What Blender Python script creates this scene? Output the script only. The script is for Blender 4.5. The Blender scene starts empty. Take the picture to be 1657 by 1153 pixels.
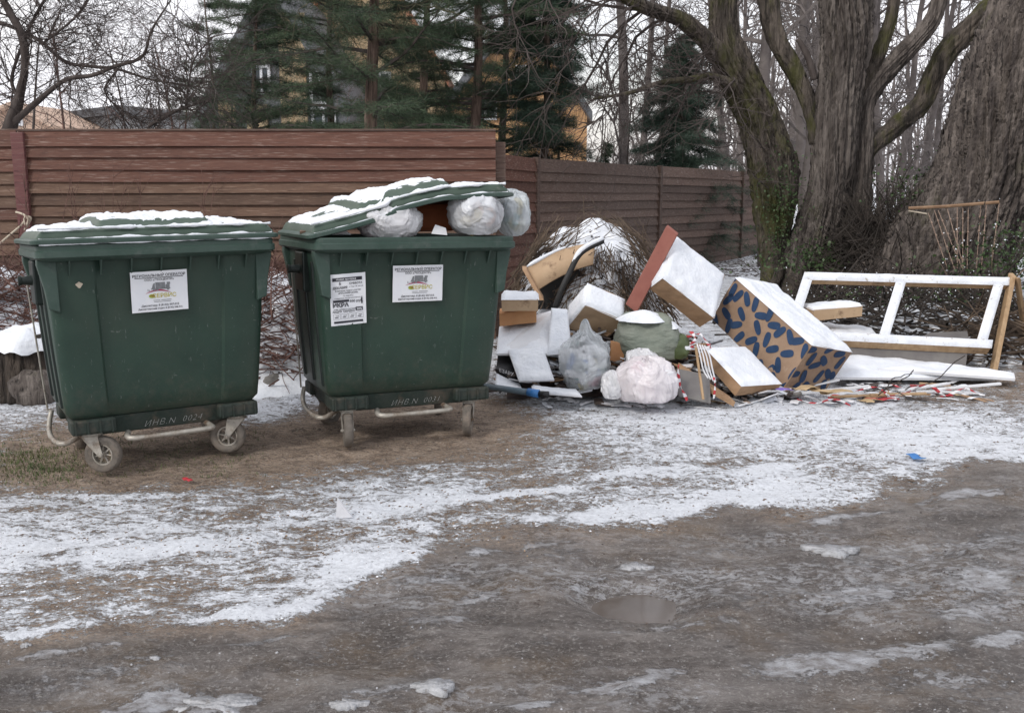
import bpy, math, random
import numpy as np
from mathutils import Vector, Matrix, noise as mnoise
R = math.radians
C = bpy.context.scene.collection
S = bpy.context.scene
random.seed(7); rng = random.Random(11); nr = np.random.RandomState(5)

# ------------------------------------------------------------------ camera, sky, sun, exposure
FPX, CX, CY, CAMH, HORI = 1600.0, 828.5, 576.5, 1.56, 290.0
PITCH = math.atan((CY - HORI) / FPX)
cam = bpy.data.cameras.new('camera'); camo = bpy.data.objects.new('camera', cam); C.objects.link(camo)
cam.sensor_width = 36; cam.lens = FPX / 1657 * 36; cam.clip_end = 600; cam.clip_start = .05
camo.location = (0, 0, CAMH); camo.rotation_euler = (math.pi/2 - PITCH, 0, 0)
S.camera = camo
w = bpy.data.worlds.new('World'); S.world = w; w.use_nodes = True
nt = w.node_tree; nt.nodes.clear()
wo = nt.nodes.new('ShaderNodeOutputWorld'); bg = nt.nodes.new('ShaderNodeBackground')
sky = nt.nodes.new('ShaderNodeTexSky'); sky.sky_type = 'NISHITA'; sky.sun_disc = False
sky.sun_elevation = R(38); sky.sun_rotation = R(-50); sky.air_density = 1.2; sky.dust_density = 2.5
tc = nt.nodes.new('ShaderNodeTexCoord'); mp = nt.nodes.new('ShaderNodeMapping'); mp.inputs['Scale'].default_value = (1, 1, 2.6)
nz = nt.nodes.new('ShaderNodeTexNoise'); nz.inputs['Scale'].default_value = 2.2; nz.inputs['Detail'].default_value = 6
rp = nt.nodes.new('ShaderNodeValToRGB'); rp.color_ramp.elements[0].position = .30; rp.color_ramp.elements[1].position = .56
rp.color_ramp.elements[0].color = (.30, .30, .30, 1); rp.color_ramp.elements[1].color = (1, 1, 1, 1)
mx = nt.nodes.new('ShaderNodeMix'); mx.data_type = 'RGBA'; mx.inputs['B'].default_value = (9.6, 9.6, 10.1, 1)
L = nt.links.new
L(tc.outputs['Generated'], mp.inputs[0]); L(mp.outputs[0], nz.inputs['Vector']); L(nz.outputs[0], rp.inputs[0])
L(rp.outputs[0], mx.inputs['Factor']); L(sky.outputs[0], mx.inputs['A']); L(mx.outputs['Result'], bg.inputs[0])
bg.inputs[1].default_value = .10; L(bg.outputs[0], wo.inputs[0])
sl = bpy.data.lights.new('sun', 'SUN'); sl.energy = 1.3; sl.angle = R(12); sl.color = (1, .96, .9)
so = bpy.data.objects.new('sun', sl); C.objects.link(so); so.rotation_euler = (R(52), 0, R(-40))
S.view_settings.view_transform = 'Standard'; S.view_settings.look = 'None'
S.view_settings.gamma = 1; S.view_settings.use_curve_mapping = False; S.view_settings.exposure = 0.42

# ------------------------------------------------------------------ picture <-> place
cp, sp_ = math.cos(PITCH), math.sin(PITCH)
def ray(px, py):
    a = (px - CX)/FPX; b = (CY - py)/FPX
    return Vector((a, cp + b*sp_, -sp_ + b*cp))
def at(px, py, Y):
    d = ray(px, py); return Vector((0, 0, CAMH)) + d*(Y/d.y)
def gnd(px, py, z=0.):
    d = ray(px, py); return Vector((0, 0, CAMH)) + d*((z-CAMH)/d.z)

# ------------------------------------------------------------------ materials
def ramp(N, stops):
    r = N.new('ShaderNodeValToRGB'); e = r.color_ramp.elements
    while len(e) < len(stops): e.new(.5)
    for i, (p, c) in enumerate(stops):
        e[i].position = p; e[i].color = (*c, 1) if len(c) == 3 else c
    return r
def mat(name, c1, c2=None, rough=.8, scale=6, bump=.15, stretch=(1, 1, 1), detail=6, metal=0, spec=.4, bscale=None, c3=None, dist=.02, sub=0, trans=0, lo=.35, hi=.65):
    m = bpy.data.materials.new(name); m.use_nodes = True; N = m.node_tree.nodes; K = m.node_tree.links.new
    b = N['Principled BSDF']; b.inputs['Roughness'].default_value = rough; b.inputs['Metallic'].default_value = metal
    b.inputs['Specular IOR Level'].default_value = spec
    if sub: b.inputs['Subsurface Weight'].default_value = sub; b.inputs['Subsurface Radius'].default_value = (.02, .02, .02)
    if trans: b.inputs['Transmission Weight'].default_value = trans
    t = N.new('ShaderNodeTexCoord'); mpn = N.new('ShaderNodeMapping'); mpn.inputs['Scale'].default_value = stretch
    K(t.outputs['Object'], mpn.inputs[0])
    n = N.new('ShaderNodeTexNoise'); n.inputs['Scale'].default_value = scale; n.inputs['Detail'].default_value = detail
    n.inputs['Roughness'].default_value = .62
    K(mpn.outputs[0], n.inputs['Vector'])
    st = [(lo, c1), (hi, c2 or c1)] if not c3 else [(lo, c1), ((lo+hi)/2, c3), (hi, c2)]
    r = ramp(N, st); K(n.outputs[0], r.inputs[0]); K(r.outputs[0], b.inputs['Base Color'])
    if bump:
        n2 = N.new('ShaderNodeTexNoise'); n2.inputs['Scale'].default_value = bscale or scale*4; n2.inputs['Detail'].default_value = 8
        K(mpn.outputs[0], n2.inputs['Vector'])
        bp = N.new('ShaderNodeBump'); bp.inputs['Strength'].default_value = bump; bp.inputs['Distance'].default_value = dist
        K(n2.outputs[0], bp.inputs['Height']); K(bp.outputs[0], b.inputs['Normal'])
    return m
def layer(m, col, scale, lo, hi, stretch=(1, 1, 1), amt=1.0):
    """mix a second colour over the base colour through a noise mask of its own (wear, moss, stains)"""
    N = m.node_tree.nodes; K = m.node_tree.links.new; b = N['Principled BSDF']
    old = b.inputs['Base Color'].links[0].from_socket
    t = N.new('ShaderNodeTexCoord'); mpn = N.new('ShaderNodeMapping'); mpn.inputs['Scale'].default_value = stretch
    mpn.inputs['Location'].default_value = (3.1, 1.7, 8.3)
    K(t.outputs['Object'], mpn.inputs[0])
    n = N.new('ShaderNodeTexNoise'); n.inputs['Scale'].default_value = scale; n.inputs['Detail'].default_value = 9; n.inputs['Roughness'].default_value = .7
    K(mpn.outputs[0], n.inputs['Vector'])
    r = ramp(N, [(lo, (0, 0, 0)), (hi, (amt, amt, amt))]); K(n.outputs[0], r.inputs[0])
    x = N.new('ShaderNodeMix'); x.data_type = 'RGBA'; x.inputs['B'].default_value = (*col, 1)
    K(r.outputs[0], x.inputs['Factor']); K(old, x.inputs['A']); K(x.outputs['Result'], b.inputs['Base Color'])
    return m
M = {}
M['snow'] = mat('snow', (.66, .69, .74), (.80, .82, .85), .6, 5, .8, bscale=42, sub=0, dist=.01)
M['snow_thin'] = layer(mat('snow_thin', (.62, .64, .68), (.76, .78, .81), .6, 9, .6, bscale=50, dist=.01), (.36, .32, .27), 24, .58, .66)
M['bin_green'] = layer(layer(mat('bin_green', (.019, .042, .031), (.027, .055, .040), .46, 3, .12, bscale=90, dist=.004), (.10, .12, .10), 26, .66, .74, (1, 1, .45), .6), (.05, .06, .045), 2.2, .48, .75, (1, 1, .5), .55)
layer(M['bin_green'], (.14, .16, .145), 70, .63, .67, (1, 1, .22), .7); layer(M['bin_green'], (.17, .18, .165), 38, .65, .68, (.35, 1, 1), .6)
def splash(m, z0, z1, col, amt):
    """dried road splashes, denser low down on the wall"""
    N = m.node_tree.nodes; K = m.node_tree.links.new; b = N['Principled BSDF']; old = b.inputs['Base Color'].links[0].from_socket
    t = N.new('ShaderNodeTexCoord'); sx = N.new('ShaderNodeSeparateXYZ'); K(t.outputs['Object'], sx.inputs[0]); mr = N.new('ShaderNodeMapRange')
    for k_, v_ in zip((1, 2, 3, 4), (z0, z1, .16, -.10)): mr.inputs[k_].default_value = v_
    K(sx.outputs[2], mr.inputs[0]); n = N.new('ShaderNodeTexNoise'); n.inputs['Scale'].default_value = 22; n.inputs['Detail'].default_value = 9; n.inputs['Roughness'].default_value = .8; K(t.outputs['Object'], n.inputs['Vector'])
    ad = N.new('ShaderNodeMath'); K(n.outputs[0], ad.inputs[0]); K(mr.outputs[0], ad.inputs[1]); r = ramp(N, [(.52, (0, 0, 0)), (.72, (amt,)*3)]); K(ad.outputs[0], r.inputs[0])
    x = N.new('ShaderNodeMix'); x.data_type = 'RGBA'; x.inputs['B'].default_value = (*col, 1); K(r.outputs[0], x.inputs['Factor']); K(old, x.inputs['A']); K(x.outputs['Result'], b.inputs['Base Color'])
splash(M['bin_green'], .30, .62, (.095, .085, .065), .32)
M['bin_rim'] = layer(mat('bin_rim', (.026, .055, .042), (.05, .08, .066), .5, 5, .1), (.12, .13, .12), 9, .55, .75, (1, 1, 1), .6)
M['bin_lid'] = layer(mat('bin_lid', (.040, .068, .050), (.062, .092, .068), .5, 4, .1), (.12, .13, .11), 12, .58, .75)
M['bin_under'] = layer(mat('bin_under', (.014, .026, .020), (.028, .036, .03), .7, 8, .2), (.09, .07, .052), 9, .50, .68, (1, 1, 1), .7)
M['bin_dark'] = mat('bin_dark', (.006, .012, .010), (.014, .024, .02), .4, 5, .1)
M['black_plastic'] = mat('black_plastic', (.01, .01, .011), (.02, .02, .022), .4, 6, .1)
M['galv'] = layer(mat('galvanised', (.30, .28, .24), (.45, .42, .37), .45, 14, .15, metal=.35), (.16, .11, .075), 9, .5, .65)
M['tyre'] = layer(mat('tyre', (.10, .088, .075), (.16, .14, .12), .85, 20, .3), (.28, .22, .17), 8, .45, .7, (1, 1, 1), .7)
M['sticker'] = mat('sticker', (.74, .76, .80), (.80, .81, .83), .45, 8, .02)
M['ink'] = mat('ink', (.02, .02, .03), (.04, .04, .05), .5, 20, 0)
M['ink_grey'] = mat('ink_grey', (.16, .17, .18), (.25, .26, .27), .5, 60, 0)
M['ink_red'] = mat('ink_red', (.32, .03, .09), (.38, .04, .10), .5, 20, 0)
M['ink_yellow'] = mat('ink_yellow', (.55, .45, .08), (.45, .42, .08), .5, 20, 0)
M['ink_lime'] = mat('ink_lime', (.30, .42, .04), (.40, .45, .05), .5, 20, 0)
M['chalk'] = mat('chalk', (.32, .33, .32), (.42, .43, .42), .8, 30, 0)
def wood_paint(name, a, b, wear):
    m = layer(layer(mat(name, a, b, .72, 3, .4, (1, 6, 14), bscale=9, dist=.006), wear, 5, .54, .64, (1, 4, 16), .8), tuple(c*.45 for c in a), 7, .54, .70, (1, 3, 9), .8)
    N = m.node_tree.nodes; K = m.node_tree.links.new; bb = N['Principled BSDF']; old = bb.inputs['Base Color'].links[0].from_socket   # every board weathered to its own tone
    oi = N.new('ShaderNodeObjectInfo'); mr = N.new('ShaderNodeMapRange'); mr.inputs[3].default_value = .72; mr.inputs[4].default_value = 1.25; K(oi.outputs['Random'], mr.inputs[0])
    hs = N.new('ShaderNodeHueSaturation'); K(mr.outputs[0], hs.inputs['Value']); K(old, hs.inputs['Color']); K(hs.outputs[0], bb.inputs['Base Color']); return m
M['fence_red'] = wood_paint('fence_red', (.088, .036, .024), (.122, .054, .036), (.24, .17, .14))
M['fence_brown'] = wood_paint('fence_brown', (.088, .048, .031), (.128, .074, .048), (.22, .15, .11))
M['fence_old'] = wood_paint('fence_old', (.100, .062, .048), (.140, .092, .072), (.24, .19, .16))
M['fence_post'] = wood_paint('fence_post', (.115, .042, .042), (.15, .062, .056), (.20, .14, .12))
def bark(name, a, b, moss, lo, hi, s=5, bs=1.0):
    m = mat(name, a, b, .92, s*1.6, 1.0, (1, 1, .12), bscale=s*4.5, dist=.05*bs, c3=tuple((x+y)/2.2 for x, y in zip(a, b)), lo=.40, hi=.60)
    layer(m, tuple(x*1.75 for x in b), s*5.5, .56, .66, (1, 1, .08), .55)
    layer(m, tuple(x*.25 for x in a), s*3.6, .53, .61, (1, 1, .07), .8)
    if moss: layer(m, moss, 2.6, lo, hi, (1, 1, .5), .75)
    return m
M['bark_willow'] = bark('bark_willow', (.078, .064, .056), (.172, .147, .130), (.055, .055, .018), .60, .72, 6)
M['bark_mossy'] = bark('bark_mossy', (.045, .037, .030), (.12, .098, .080), (.062, .064, .014), .47, .60, 6)
M['bark_big'] = bark('bark_big', (.062, .050, .045), (.158, .132, .115), (.052, .055, .018), .60, .72, 6)
M['bark_stump'] = bark('bark_stump', (.03, .024, .02), (.095, .075, .06), None, 0, 0, 7)
M['bark_pine'] = bark('bark_pine', (.085, .055, .042), (.20, .14, .11), None, 0, 0, 9)
M['bark_bare'] = mat('bark_bare', (.045, .034, .030), (.10, .082, .074), .9, 8, .3, (1, 1, .3))
M['bark_lichen'] = mat('bark_lichen', (.07, .065, .04), (.15, .14, .085), .9, 8, .3)
M['bark_far'] = mat('bark_far', (.10, .085, .08), (.19, .165, .155), .9, 3, .2)
M['twig_red'] = mat('twig_red', (.07, .035, .028), (.18, .10, .08), .85, 9, .1)
M['twig_brown'] = mat('twig_brown', (.035, .025, .019), (.16, .115, .08), .85, 5, .1)
M['twig_dark'] = mat('twig_dark', (.022, .018, .015), (.06, .048, .04), .9, 5, .1)
M['needle'] = mat('needle', (.022, .048, .024), (.075, .110, .055), .6, 1.6, 0)
M['needle_blue'] = mat('needle_blue', (.020, .045, .030), (.060, .095, .065), .6, 1.8, 0)
M['leaf'] = mat('leaf', (.025, .05, .016), (.065, .105, .035), .5, 5, 0)
M['leaf_brown'] = mat('leaf_brown', (.07, .045, .03), (.16, .105, .065), .8, 20, 0)
M['grass'] = mat('grass', (.05, .085, .025), (.13, .14, .05), .7, 5, 0)
M['card'] = layer(mat('cardboard', (.30, .185, .105), (.37, .24, .145), .85, 5, .12, (1, 1, 4)), (.15, .09, .055), 4, .55, .78, (1, 1, 1), .8)
M['card_dull'] = layer(mat('cardboard_dull', (.25, .165, .11), (.32, .22, .15), .85, 5, .15), (.42, .34, .27), 14, .62, .70, (1, 1, 1), .5)
M['card_or'] = mat('cardboard_orange', (.42, .20, .09), (.50, .27, .13), .85, 5, .1)
M['card_pale'] = layer(mat('cardboard_pale', (.38, .26, .16), (.46, .33, .21), .85, 5, .1), (.14, .085, .05), 7, .56, .68, (1, 1, 1), .85)
M['card_dark'] = mat('cardboard_dark', (.10, .065, .045), (.15, .10, .07), .85, 5, .1)
M['blue_print'] = layer(mat('blue_print', (.012, .035, .085), (.02, .05, .115), .75, 9, .05), (.20, .22, .26), 18, .68, .74)
M['red_wood'] = layer(mat('red_wood', (.24, .082, .062), (.30, .115, .085), .7, 5, .1), (.14, .06, .05), 8, .55, .7)
M['white_board'] = layer(mat('white_board', (.62, .63, .65), (.72, .73, .75), .6, 5, .05), (.40, .37, .33), 8, .6, .75)
M['raw_wood'] = layer(mat('raw_wood', (.34, .22, .12), (.46, .32, .19), .8, 4, .2, (5, 5, 1)), (.16, .11, .07), 7, .55, .7)
M['grey_board'] = mat('grey_board', (.13, .12, .12), (.19, .18, .17), .8, 5, .1)
M['bag_white'] = layer(mat('bag_white', (.70, .70, .71), (.84, .84, .86), .22, 5, .35, (1, 1, .35), spec=.6, bscale=26, dist=.015), (.46, .42, .40), 4, .56, .72, (1, 1, 1), .6)
M['bag_pink'] = layer(mat('bag_pink', (.70, .68, .70), (.80, .79, .82), .32, 8, .3, bscale=14), (.66, .38, .42), 5, .48, .66, (1, 1, 1), .75)
M['bag_clear'] = layer(layer(layer(layer(mat('bag_clear', (.50, .53, .54), (.72, .75, .77), .18, 6, .5, (1, 1, .5), bscale=22, spec=.6), (.12, .13, .14), 5, .54, .62, (1, 1, 1), .9), (.50, .12, .18), 8, .60, .66, (1, 1, 1), .9), (.14, .36, .34), 6.3, .60, .66, (1, .7, 1), .8), (.85, .85, .87), 12, .56, .62, (1, 1, .4), .8)
M['bag_food'] = layer(layer(mat('bag_food', (.56, .56, .58), (.78, .79, .82), .28, 8, .3, bscale=14), (.60, .30, .14), 4, .58, .70, (1, 1, 1), .8), (.40, .38, .22), 5.5, .62, .70, (1, 1, 1), .8)
M['bag_grey'] = layer(mat('bag_grey', (.36, .40, .41), (.52, .55, .56), .28, 8, .3, bscale=14), (.66, .64, .55), 4, .52, .62)
M['sack_green'] = mat('sack_green', (.15, .175, .14), (.25, .27, .22), .38, 5, .8, (.7, .7, 1.8), bscale=11, dist=.035)
M['olive'] = mat('olive', (.055, .075, .03), (.085, .11, .045), .45, 5, .1)
M['rust'] = mat('rust_fabric', (.20, .052, .018), (.30, .09, .035), .8, 5, .2)
M['blue'] = mat('blue_plastic', (.03, .14, .38), (.05, .2, .48), .4, 8, .05)
M['pipe'] = mat('pipe_grey', (.08, .12, .15), (.13, .17, .20), .4, 8, .05)
M['red'] = mat('red_wrapper', (.38, .02, .03), (.50, .06, .07), .45, 12, .2)
M['purple'] = mat('purple_scrap', (.15, .09, .38), (.2, .14, .45), .5, 12, .2)
M['paper'] = mat('paper', (.60, .60, .62), (.74, .74, .76), .7, 8, .15)
M['kraft'] = mat('kraft_paper', (.34, .24, .13), (.46, .34, .2), .8, 8, .3)
M['scrap_dark'] = mat('scrap_dark', (.04, .03, .03), (.10, .075, .06), .7, 8, .2)
M['rope'] = mat('rope', (.42, .36, .28), (.55, .48, .38), .8, 30, .2)
M['rail_wood'] = mat('rail_wood', (.20, .12, .07), (.28, .18, .11), .8, 8, .2); M['bead'] = mat('bead', (.24, .16, .12), (.36, .27, .21), .7, 30, 0)
M['ice'] = layer(mat('ice', (.26, .26, .265), (.42, .425, .44), .25, 20, .6, bscale=60, spec=.6), (.16, .14, .125), 25, .55, .68)
M['black'] = mat('black_rubber', (.012, .012, .012), (.025, .025, .025), .6, 10, .1)
M['stone'] = mat('stone', (.16, .15, .14), (.30, .29, .27), .9, 9, .5)
M['brick_y'] = layer(mat('brick_yellow', (.36, .275, .17), (.48, .37, .24), .85, 3, .2, bscale=20), (.36, .22, .11), 6, .5, .68)
M['brick_o'] = layer(mat('brick_orange', (.50, .29, .14), (.62, .38, .20), .85, 3, .2, bscale=20), (.40, .20, .10), 6, .5, .68)
M['roof_grey'] = mat('roof_grey', (.10, .105, .115), (.15, .155, .165), .6, 3, .1)
M['roof_orange'] = mat('roof_orange', (.36, .16, .09), (.48, .24, .15), .8, 3, .2)
M['glass'] = mat('window_glass', (.025, .035, .045), (.05, .06, .075), .08, 2, 0, spec=.6)
M['wall_pale'] = mat('wall_pale', (.50, .36, .27), (.60, .44, .34), .85, 3, .1)
M['wall_far'] = mat('wall_far', (.42, .45, .47), (.52, .55, .57), .85, 3, .1)

# ------------------------------------------------------------------ mesh helpers
class MB:
    def __init__(s): s.v = []; s.f = []; s.sm = True
    def quad(s, a, b, c, d): i = len(s.v); s.v += [tuple(a), tuple(b), tuple(c), tuple(d)]; s.f.append((i, i+1, i+2, i+3))
    def tri(s, a, b, c): i = len(s.v); s.v += [tuple(a), tuple(b), tuple(c)]; s.f.append((i, i+1, i+2))
    def poly(s, pts): i = len(s.v); s.v += [tuple(p) for p in pts]; s.f.append(tuple(range(i, i+len(pts))))
    def hexa(s, o, a, b, c):
        """box from a corner and three edge vectors"""
        o, a, b, c = Vector(o), Vector(a), Vector(b), Vector(c)
        if a.cross(b).dot(c) < 0: a, b = b, a
        i = len(s.v)
        s.v += [tuple(p) for p in (o, o+a, o+a+b, o+b, o+c, o+a+c, o+a+b+c, o+b+c)]
        for q in ((0, 3, 2, 1), (4, 5, 6, 7), (0, 1, 5, 4), (1, 2, 6, 5), (2, 3, 7, 6), (3, 0, 4, 7)): s.f.append(tuple(i+k for k in q))
        return s
    def box(s, x0, x1, y0, y1, z0, z1): return s.hexa((x0, y0, z0), (x1-x0, 0, 0), (0, y1-y0, 0), (0, 0, z1-z0))
    def tube(s, pts, rad, n=6, cap=True, fn=None):
        pts = [Vector(p) for p in pts]
        if not isinstance(rad, (list, tuple)): rad = [rad]*len(pts)
        T = []
        for i in range(len(pts)):
            a = pts[max(0, i-1)]; b = pts[min(len(pts)-1, i+1)]; d = b-a
            T.append(d.normalized() if d.length > 1e-9 else Vector((0, 0, 1)))
        u = T[0].orthogonal().normalized(); base = len(s.v)
        for i, p in enumerate(pts):
            u = (u - T[i]*u.dot(T[i]))
            u = u.normalized() if u.length > 1e-6 else T[i].orthogonal().normalized()
            v = T[i].cross(u)
            for k in range(n):
                a = 2*math.pi*k/n; r = rad[i]
                if fn: r = r*fn(i, a, p)
                s.v.append(tuple(p + u*(math.cos(a)*r) + v*(math.sin(a)*r)))
            if i:
                for k in range(n):
                    s.f.append((base+(i-1)*n+k, base+(i-1)*n+(k+1) % n, base+i*n+(k+1) % n, base+i*n+k))
        if cap:
            s.f.append(tuple(base+k for k in reversed(range(n)))); e = base+(len(pts)-1)*n
            s.f.append(tuple(e+k for k in range(n)))
        return s
    def lathe(s, prof, c, axis, n=24):
        """prof: list of (radius, offset along axis)"""
        axis = Vector(axis).normalized(); u = axis.orthogonal().normalized(); v = axis.cross(u); base = len(s.v); c = Vector(c)
        for i, (r, h) in enumerate(prof):
            for k in range(n):
                a = 2*math.pi*k/n; s.v.append(tuple(c + axis*h + u*(math.cos(a)*r) + v*(math.sin(a)*r)))
            if i:
                for k in range(n): s.f.append((base+(i-1)*n+k, base+(i-1)*n+(k+1) % n, base+i*n+(k+1) % n, base+i*n+k))
        return s
def top_of(o):
    while o.parent: o = o.parent
    return o
def mk(name, mb, m, parent=None, local=False, smooth=False, bevel=0, loc=None, kind=None):
    me = bpy.data.meshes.new(name)
    if isinstance(mb, tuple):
        V, F = mb; V = np.asarray(V, dtype=np.float32)
    else: V = np.array(mb.v, dtype=np.float32); F = mb.f
    if parent is not None:
        if not local:
            Mi = top_of(parent).matrix_basis.inverted(); A = np.array(Mi, dtype=np.float64)
            V = (V @ A[:3, :3].T + A[:3, 3]).astype(np.float32)
    elif loc is None:
        loc = ((V[:, 0].min()+V[:, 0].max())/2, (V[:, 1].min()+V[:, 1].max())/2, V[:, 2].min())
    if parent is None: V = V - np.array(loc, dtype=np.float32)
    if isinstance(F, np.ndarray):
        k = F.shape[1]; me.vertices.add(len(V)); me.vertices.foreach_set('co', V.ravel())
        me.loops.add(F.size); me.loops.foreach_set('vertex_index', F.ravel().astype(np.int32))
        me.polygons.add(len(F)); me.polygons.foreach_set('loop_start', np.arange(0, F.size, k, dtype=np.int32))
        me.update(calc_edges=True)
    else:
        me.from_pydata(V.tolist(), [], F)
    me.materials.append(m if not isinstance(m, str) else M[m])
    if smooth: me.polygons.foreach_set('use_smooth', [True]*len(me.polygons))
    me.update()
    o = bpy.data.objects.new(name, me); C.objects.link(o)
    if parent is not None: o.parent = parent
    else: o.location = loc
    if bevel:
        b = o.modifiers.new('bevel', 'BEVEL'); b.width = bevel; b.segments = 2; b.limit_method = 'ANGLE'
    if kind: o['kind'] = kind
    return o
def tag(o, label, cat, group=None, kind=None):
    o['label'] = label; o['category'] = cat
    if group: o['group'] = group
    if kind: o['kind'] = kind
    return o
def thing(name, label, cat, loc=(0, 0, 0), rot=(0, 0, 0), group=None):
    o = bpy.data.objects.new(name, None); C.objects.link(o); o.empty_display_size = .2
    o.location = loc; o.rotation_euler = rot
    o.matrix_basis = Matrix.LocRotScale(Vector(loc), __import__('mathutils').Euler(rot), None)
    return tag(o, label, cat, group)
def share(src, parent, loc):
    c = src.copy(); C.objects.link(c); c.parent = parent; c.location = loc; return c
def fb(p, oct=4, s=1.0): return mnoise.fractal(Vector(p)*s, 1.0, 2.0, oct)
def interp(pts, n):
    """Catmull-Rom through tuples"""
    P = [np.array(p, dtype=float) for p in pts]; P = [2*P[0]-P[1]] + P + [2*P[-1]-P[-2]]; out = []
    for i in range(1, len(P)-2):
        for k in range(n):
            t = k/n; a, b, c, d = P[i-1:i+3]
            out.append(.5*((2*b)+(-a+c)*t+(2*a-5*b+4*c-d)*t*t+(-a+3*b-3*c+d)*t**3))
    out.append(P[-2]); return out

# ------------------------------------------------------------------ ground
def vnoise(x, y, seed):
    xi = np.floor(x).astype(np.int64); yi = np.floor(y).astype(np.int64); fx = x-xi; fy = y-yi
    fx = fx*fx*(3-2*fx); fy = fy*fy*(3-2*fy)
    def h(a, b):
        n = (a*374761393 + b*668265263 + seed*974711) & 0x7fffffff
        n = ((n ^ (n >> 13))*1274126177) & 0x7fffffff
        return ((n ^ (n >> 16)) & 0xffff)/65535.
    return (h(xi, yi)*(1-fx)+h(xi+1, yi)*fx)*(1-fy)+(h(xi, yi+1)*(1-fx)+h(xi+1, yi+1)*fx)*fy
def fbm(x, y, s, o, seed):
    r = 0; a = .5; t = 0
    for i in range(o): r = r + a*vnoise(x*s, y*s, seed+i); t += a; a *= .55; s *= 2.03
    return r/t
def gz(x, y):
    x = np.asarray(x, float); y = np.asarray(y, float)
    t = np.clip((y-8.2)/8, 0, 1); return .23*t*t*(3-2*t) + np.clip(y-16, 0, 40)*.004
def g1(x, y): return float(gz(x, y))
def axis_pts(a, b, step, far0, far1, grow=1.12):
    mid = list(np.arange(a, b, step)); s = step; lo = []; p = a
    while p > far0: s *= grow; p -= s; lo.append(p)
    s = step; hi = []; p = mid[-1]
    while p < far1: s *= grow; p += s; hi.append(p)
    return np.array(lo[::-1]+mid+hi)
XS = axis_pts(-4.4, 4.4, .02, -120, 120); YS = axis_pts(2.3, 8.4, .02, -30, 220)
GX, GY = np.meshgrid(XS, YS); Z = gz(GX, GY)
# where each ground point falls in the photograph (used to lay out snow, mud and ice on the ground)
yy = np.maximum(GY, .6); dz = -CAMH
zc = yy*cp - dz*sp_; PX = CX + FPX*GX/zc; PY = CY - FPX*(yy*sp_ + dz*cp)/zc
PY = np.where(GY < 1.5, 1200+(1.5-GY)*400, PY)
cols = np.array([0, 138, 276, 414, 552, 690, 828, 966, 1104, 1242, 1380, 1518, 1657.])
rows = np.array([330, 590, 640, 680, 720, 760, 800, 840, 880, 920, 960, 1000, 1040, 1080, 1160.])
SN = np.array([
 [.75]*13,
 [.8, .75, .7, .8, .7, .6, .6, .7, .7, .7, .6, .6, .5],
 [.75, .7, .6, .82, .6, .3, .65, .85, .85, .85, .8, .45, .25],
 [.62, .4, .1, .68, .15, .05, .55, .78, .8, .8, .8, .78, .6],
 [.30, .05, .0, .05, .0, .0, .32, .62, .74, .74, .72, .72, .74],
 [.28, .02, .02, .15, .50, .48, .34, .50, .72, .62, .66, .68, .74],
 [.62, .66, .46, .50, .60, .62, .50, .52, .60, .80, .74, .70, .46],
 [.60, .62, .66, .54, .62, .62, .56, .80, .68, .24, .04, .0, .0],
 [.82, .62, .78, .58, .66, .60, .14, 0, 0, 0, .04, .04, .06],
 [.70, .56, .44, .58, .74, .55, 0, 0, 0, 0, 0, .04, .06],
 [.44, .44, .50, .68, .74, .15, 0, 0, 0, 0, 0, 0, 0],
 [.52, .44, .46, .70, .15, 0, 0, 0, 0, 0, 0, 0, 0],
 [.30, .18, .05, 0, 0, 0, 0, 0, 0, 0, 0, 0, 0],
 [0]*13, [0]*13])
def bil(T, X, Y):
    ix = np.clip(np.searchsorted(cols, X)-1, 0, len(cols)-2); iy = np.clip(np.searchsorted(rows, Y)-1, 0, len(rows)-2)
    fx = np.clip((X-cols[ix])/(cols[ix+1]-cols[ix]), 0, 1); fy = np.clip((Y-rows[iy])/(rows[iy+1]-rows[iy]), 0, 1)
    return (T[iy, ix]*(1-fx)+T[iy, ix+1]*fx)*(1-fy)+(T[iy+1, ix]*(1-fx)+T[iy+1, ix+1]*fx)*fy
wx = (fbm(GX, GY, 3, 4, 3)-.5)
snow = bil(SN, PX, PY)
def blob(x, y, rx, ry, tilt=-.12):
    dx = PX-x; dy = PY-y-dx*tilt; return np.exp(-((dx/rx)**2+(dy/ry)**2))
track = fbm(GX*.35-GY*.12, GY+GX*-.16, 9, 3, 21)
snow = np.clip(snow + (track-.5)*.42*(PY > 740) + (fbm(GX, GY, 1.7, 3, 8)-.5)*.35, 0, 1)*(snow > .01)
for b in ((240, 890, 130, 10), (90, 880, 90, 9), (590, 915, 60, 16), (450, 985, 150, 9), (820, 800, 110, 6), (1000, 765, 60, 6), (640, 820, 60, 8),
          (1240, 758, 50, 9), (1215, 795, 45, 7), (1010, 825, 120, 12), (60, 1018, 90, 6), (930, 840, 60, 7), (1150, 820, 90, 9)):
    snow = np.clip(snow + blob(*b)*.5, 0, 1)
yb = np.interp(PX, [-400, 0, 230, 480, 570, 680, 720, 850, 920, 1060, 1300, 1480, 1657, 2100], [1090, 1035, 1008, 1008, 965, 905, 872, 860, 840, 852, 815, 785, 755, 690])
road = 1/(1+np.exp(-(PY-yb+wx*90)/11.0))
under = np.clip(blob(250, 738, 170, 26)+blob(650, 684, 170, 28)+blob(640, 712, 180, 14), 0, 1)
snow = np.clip(snow - under*.8, 0, 1)*np.clip(1.25-1.25*road, 0, 1)
ice = np.zeros_like(Z)
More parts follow.
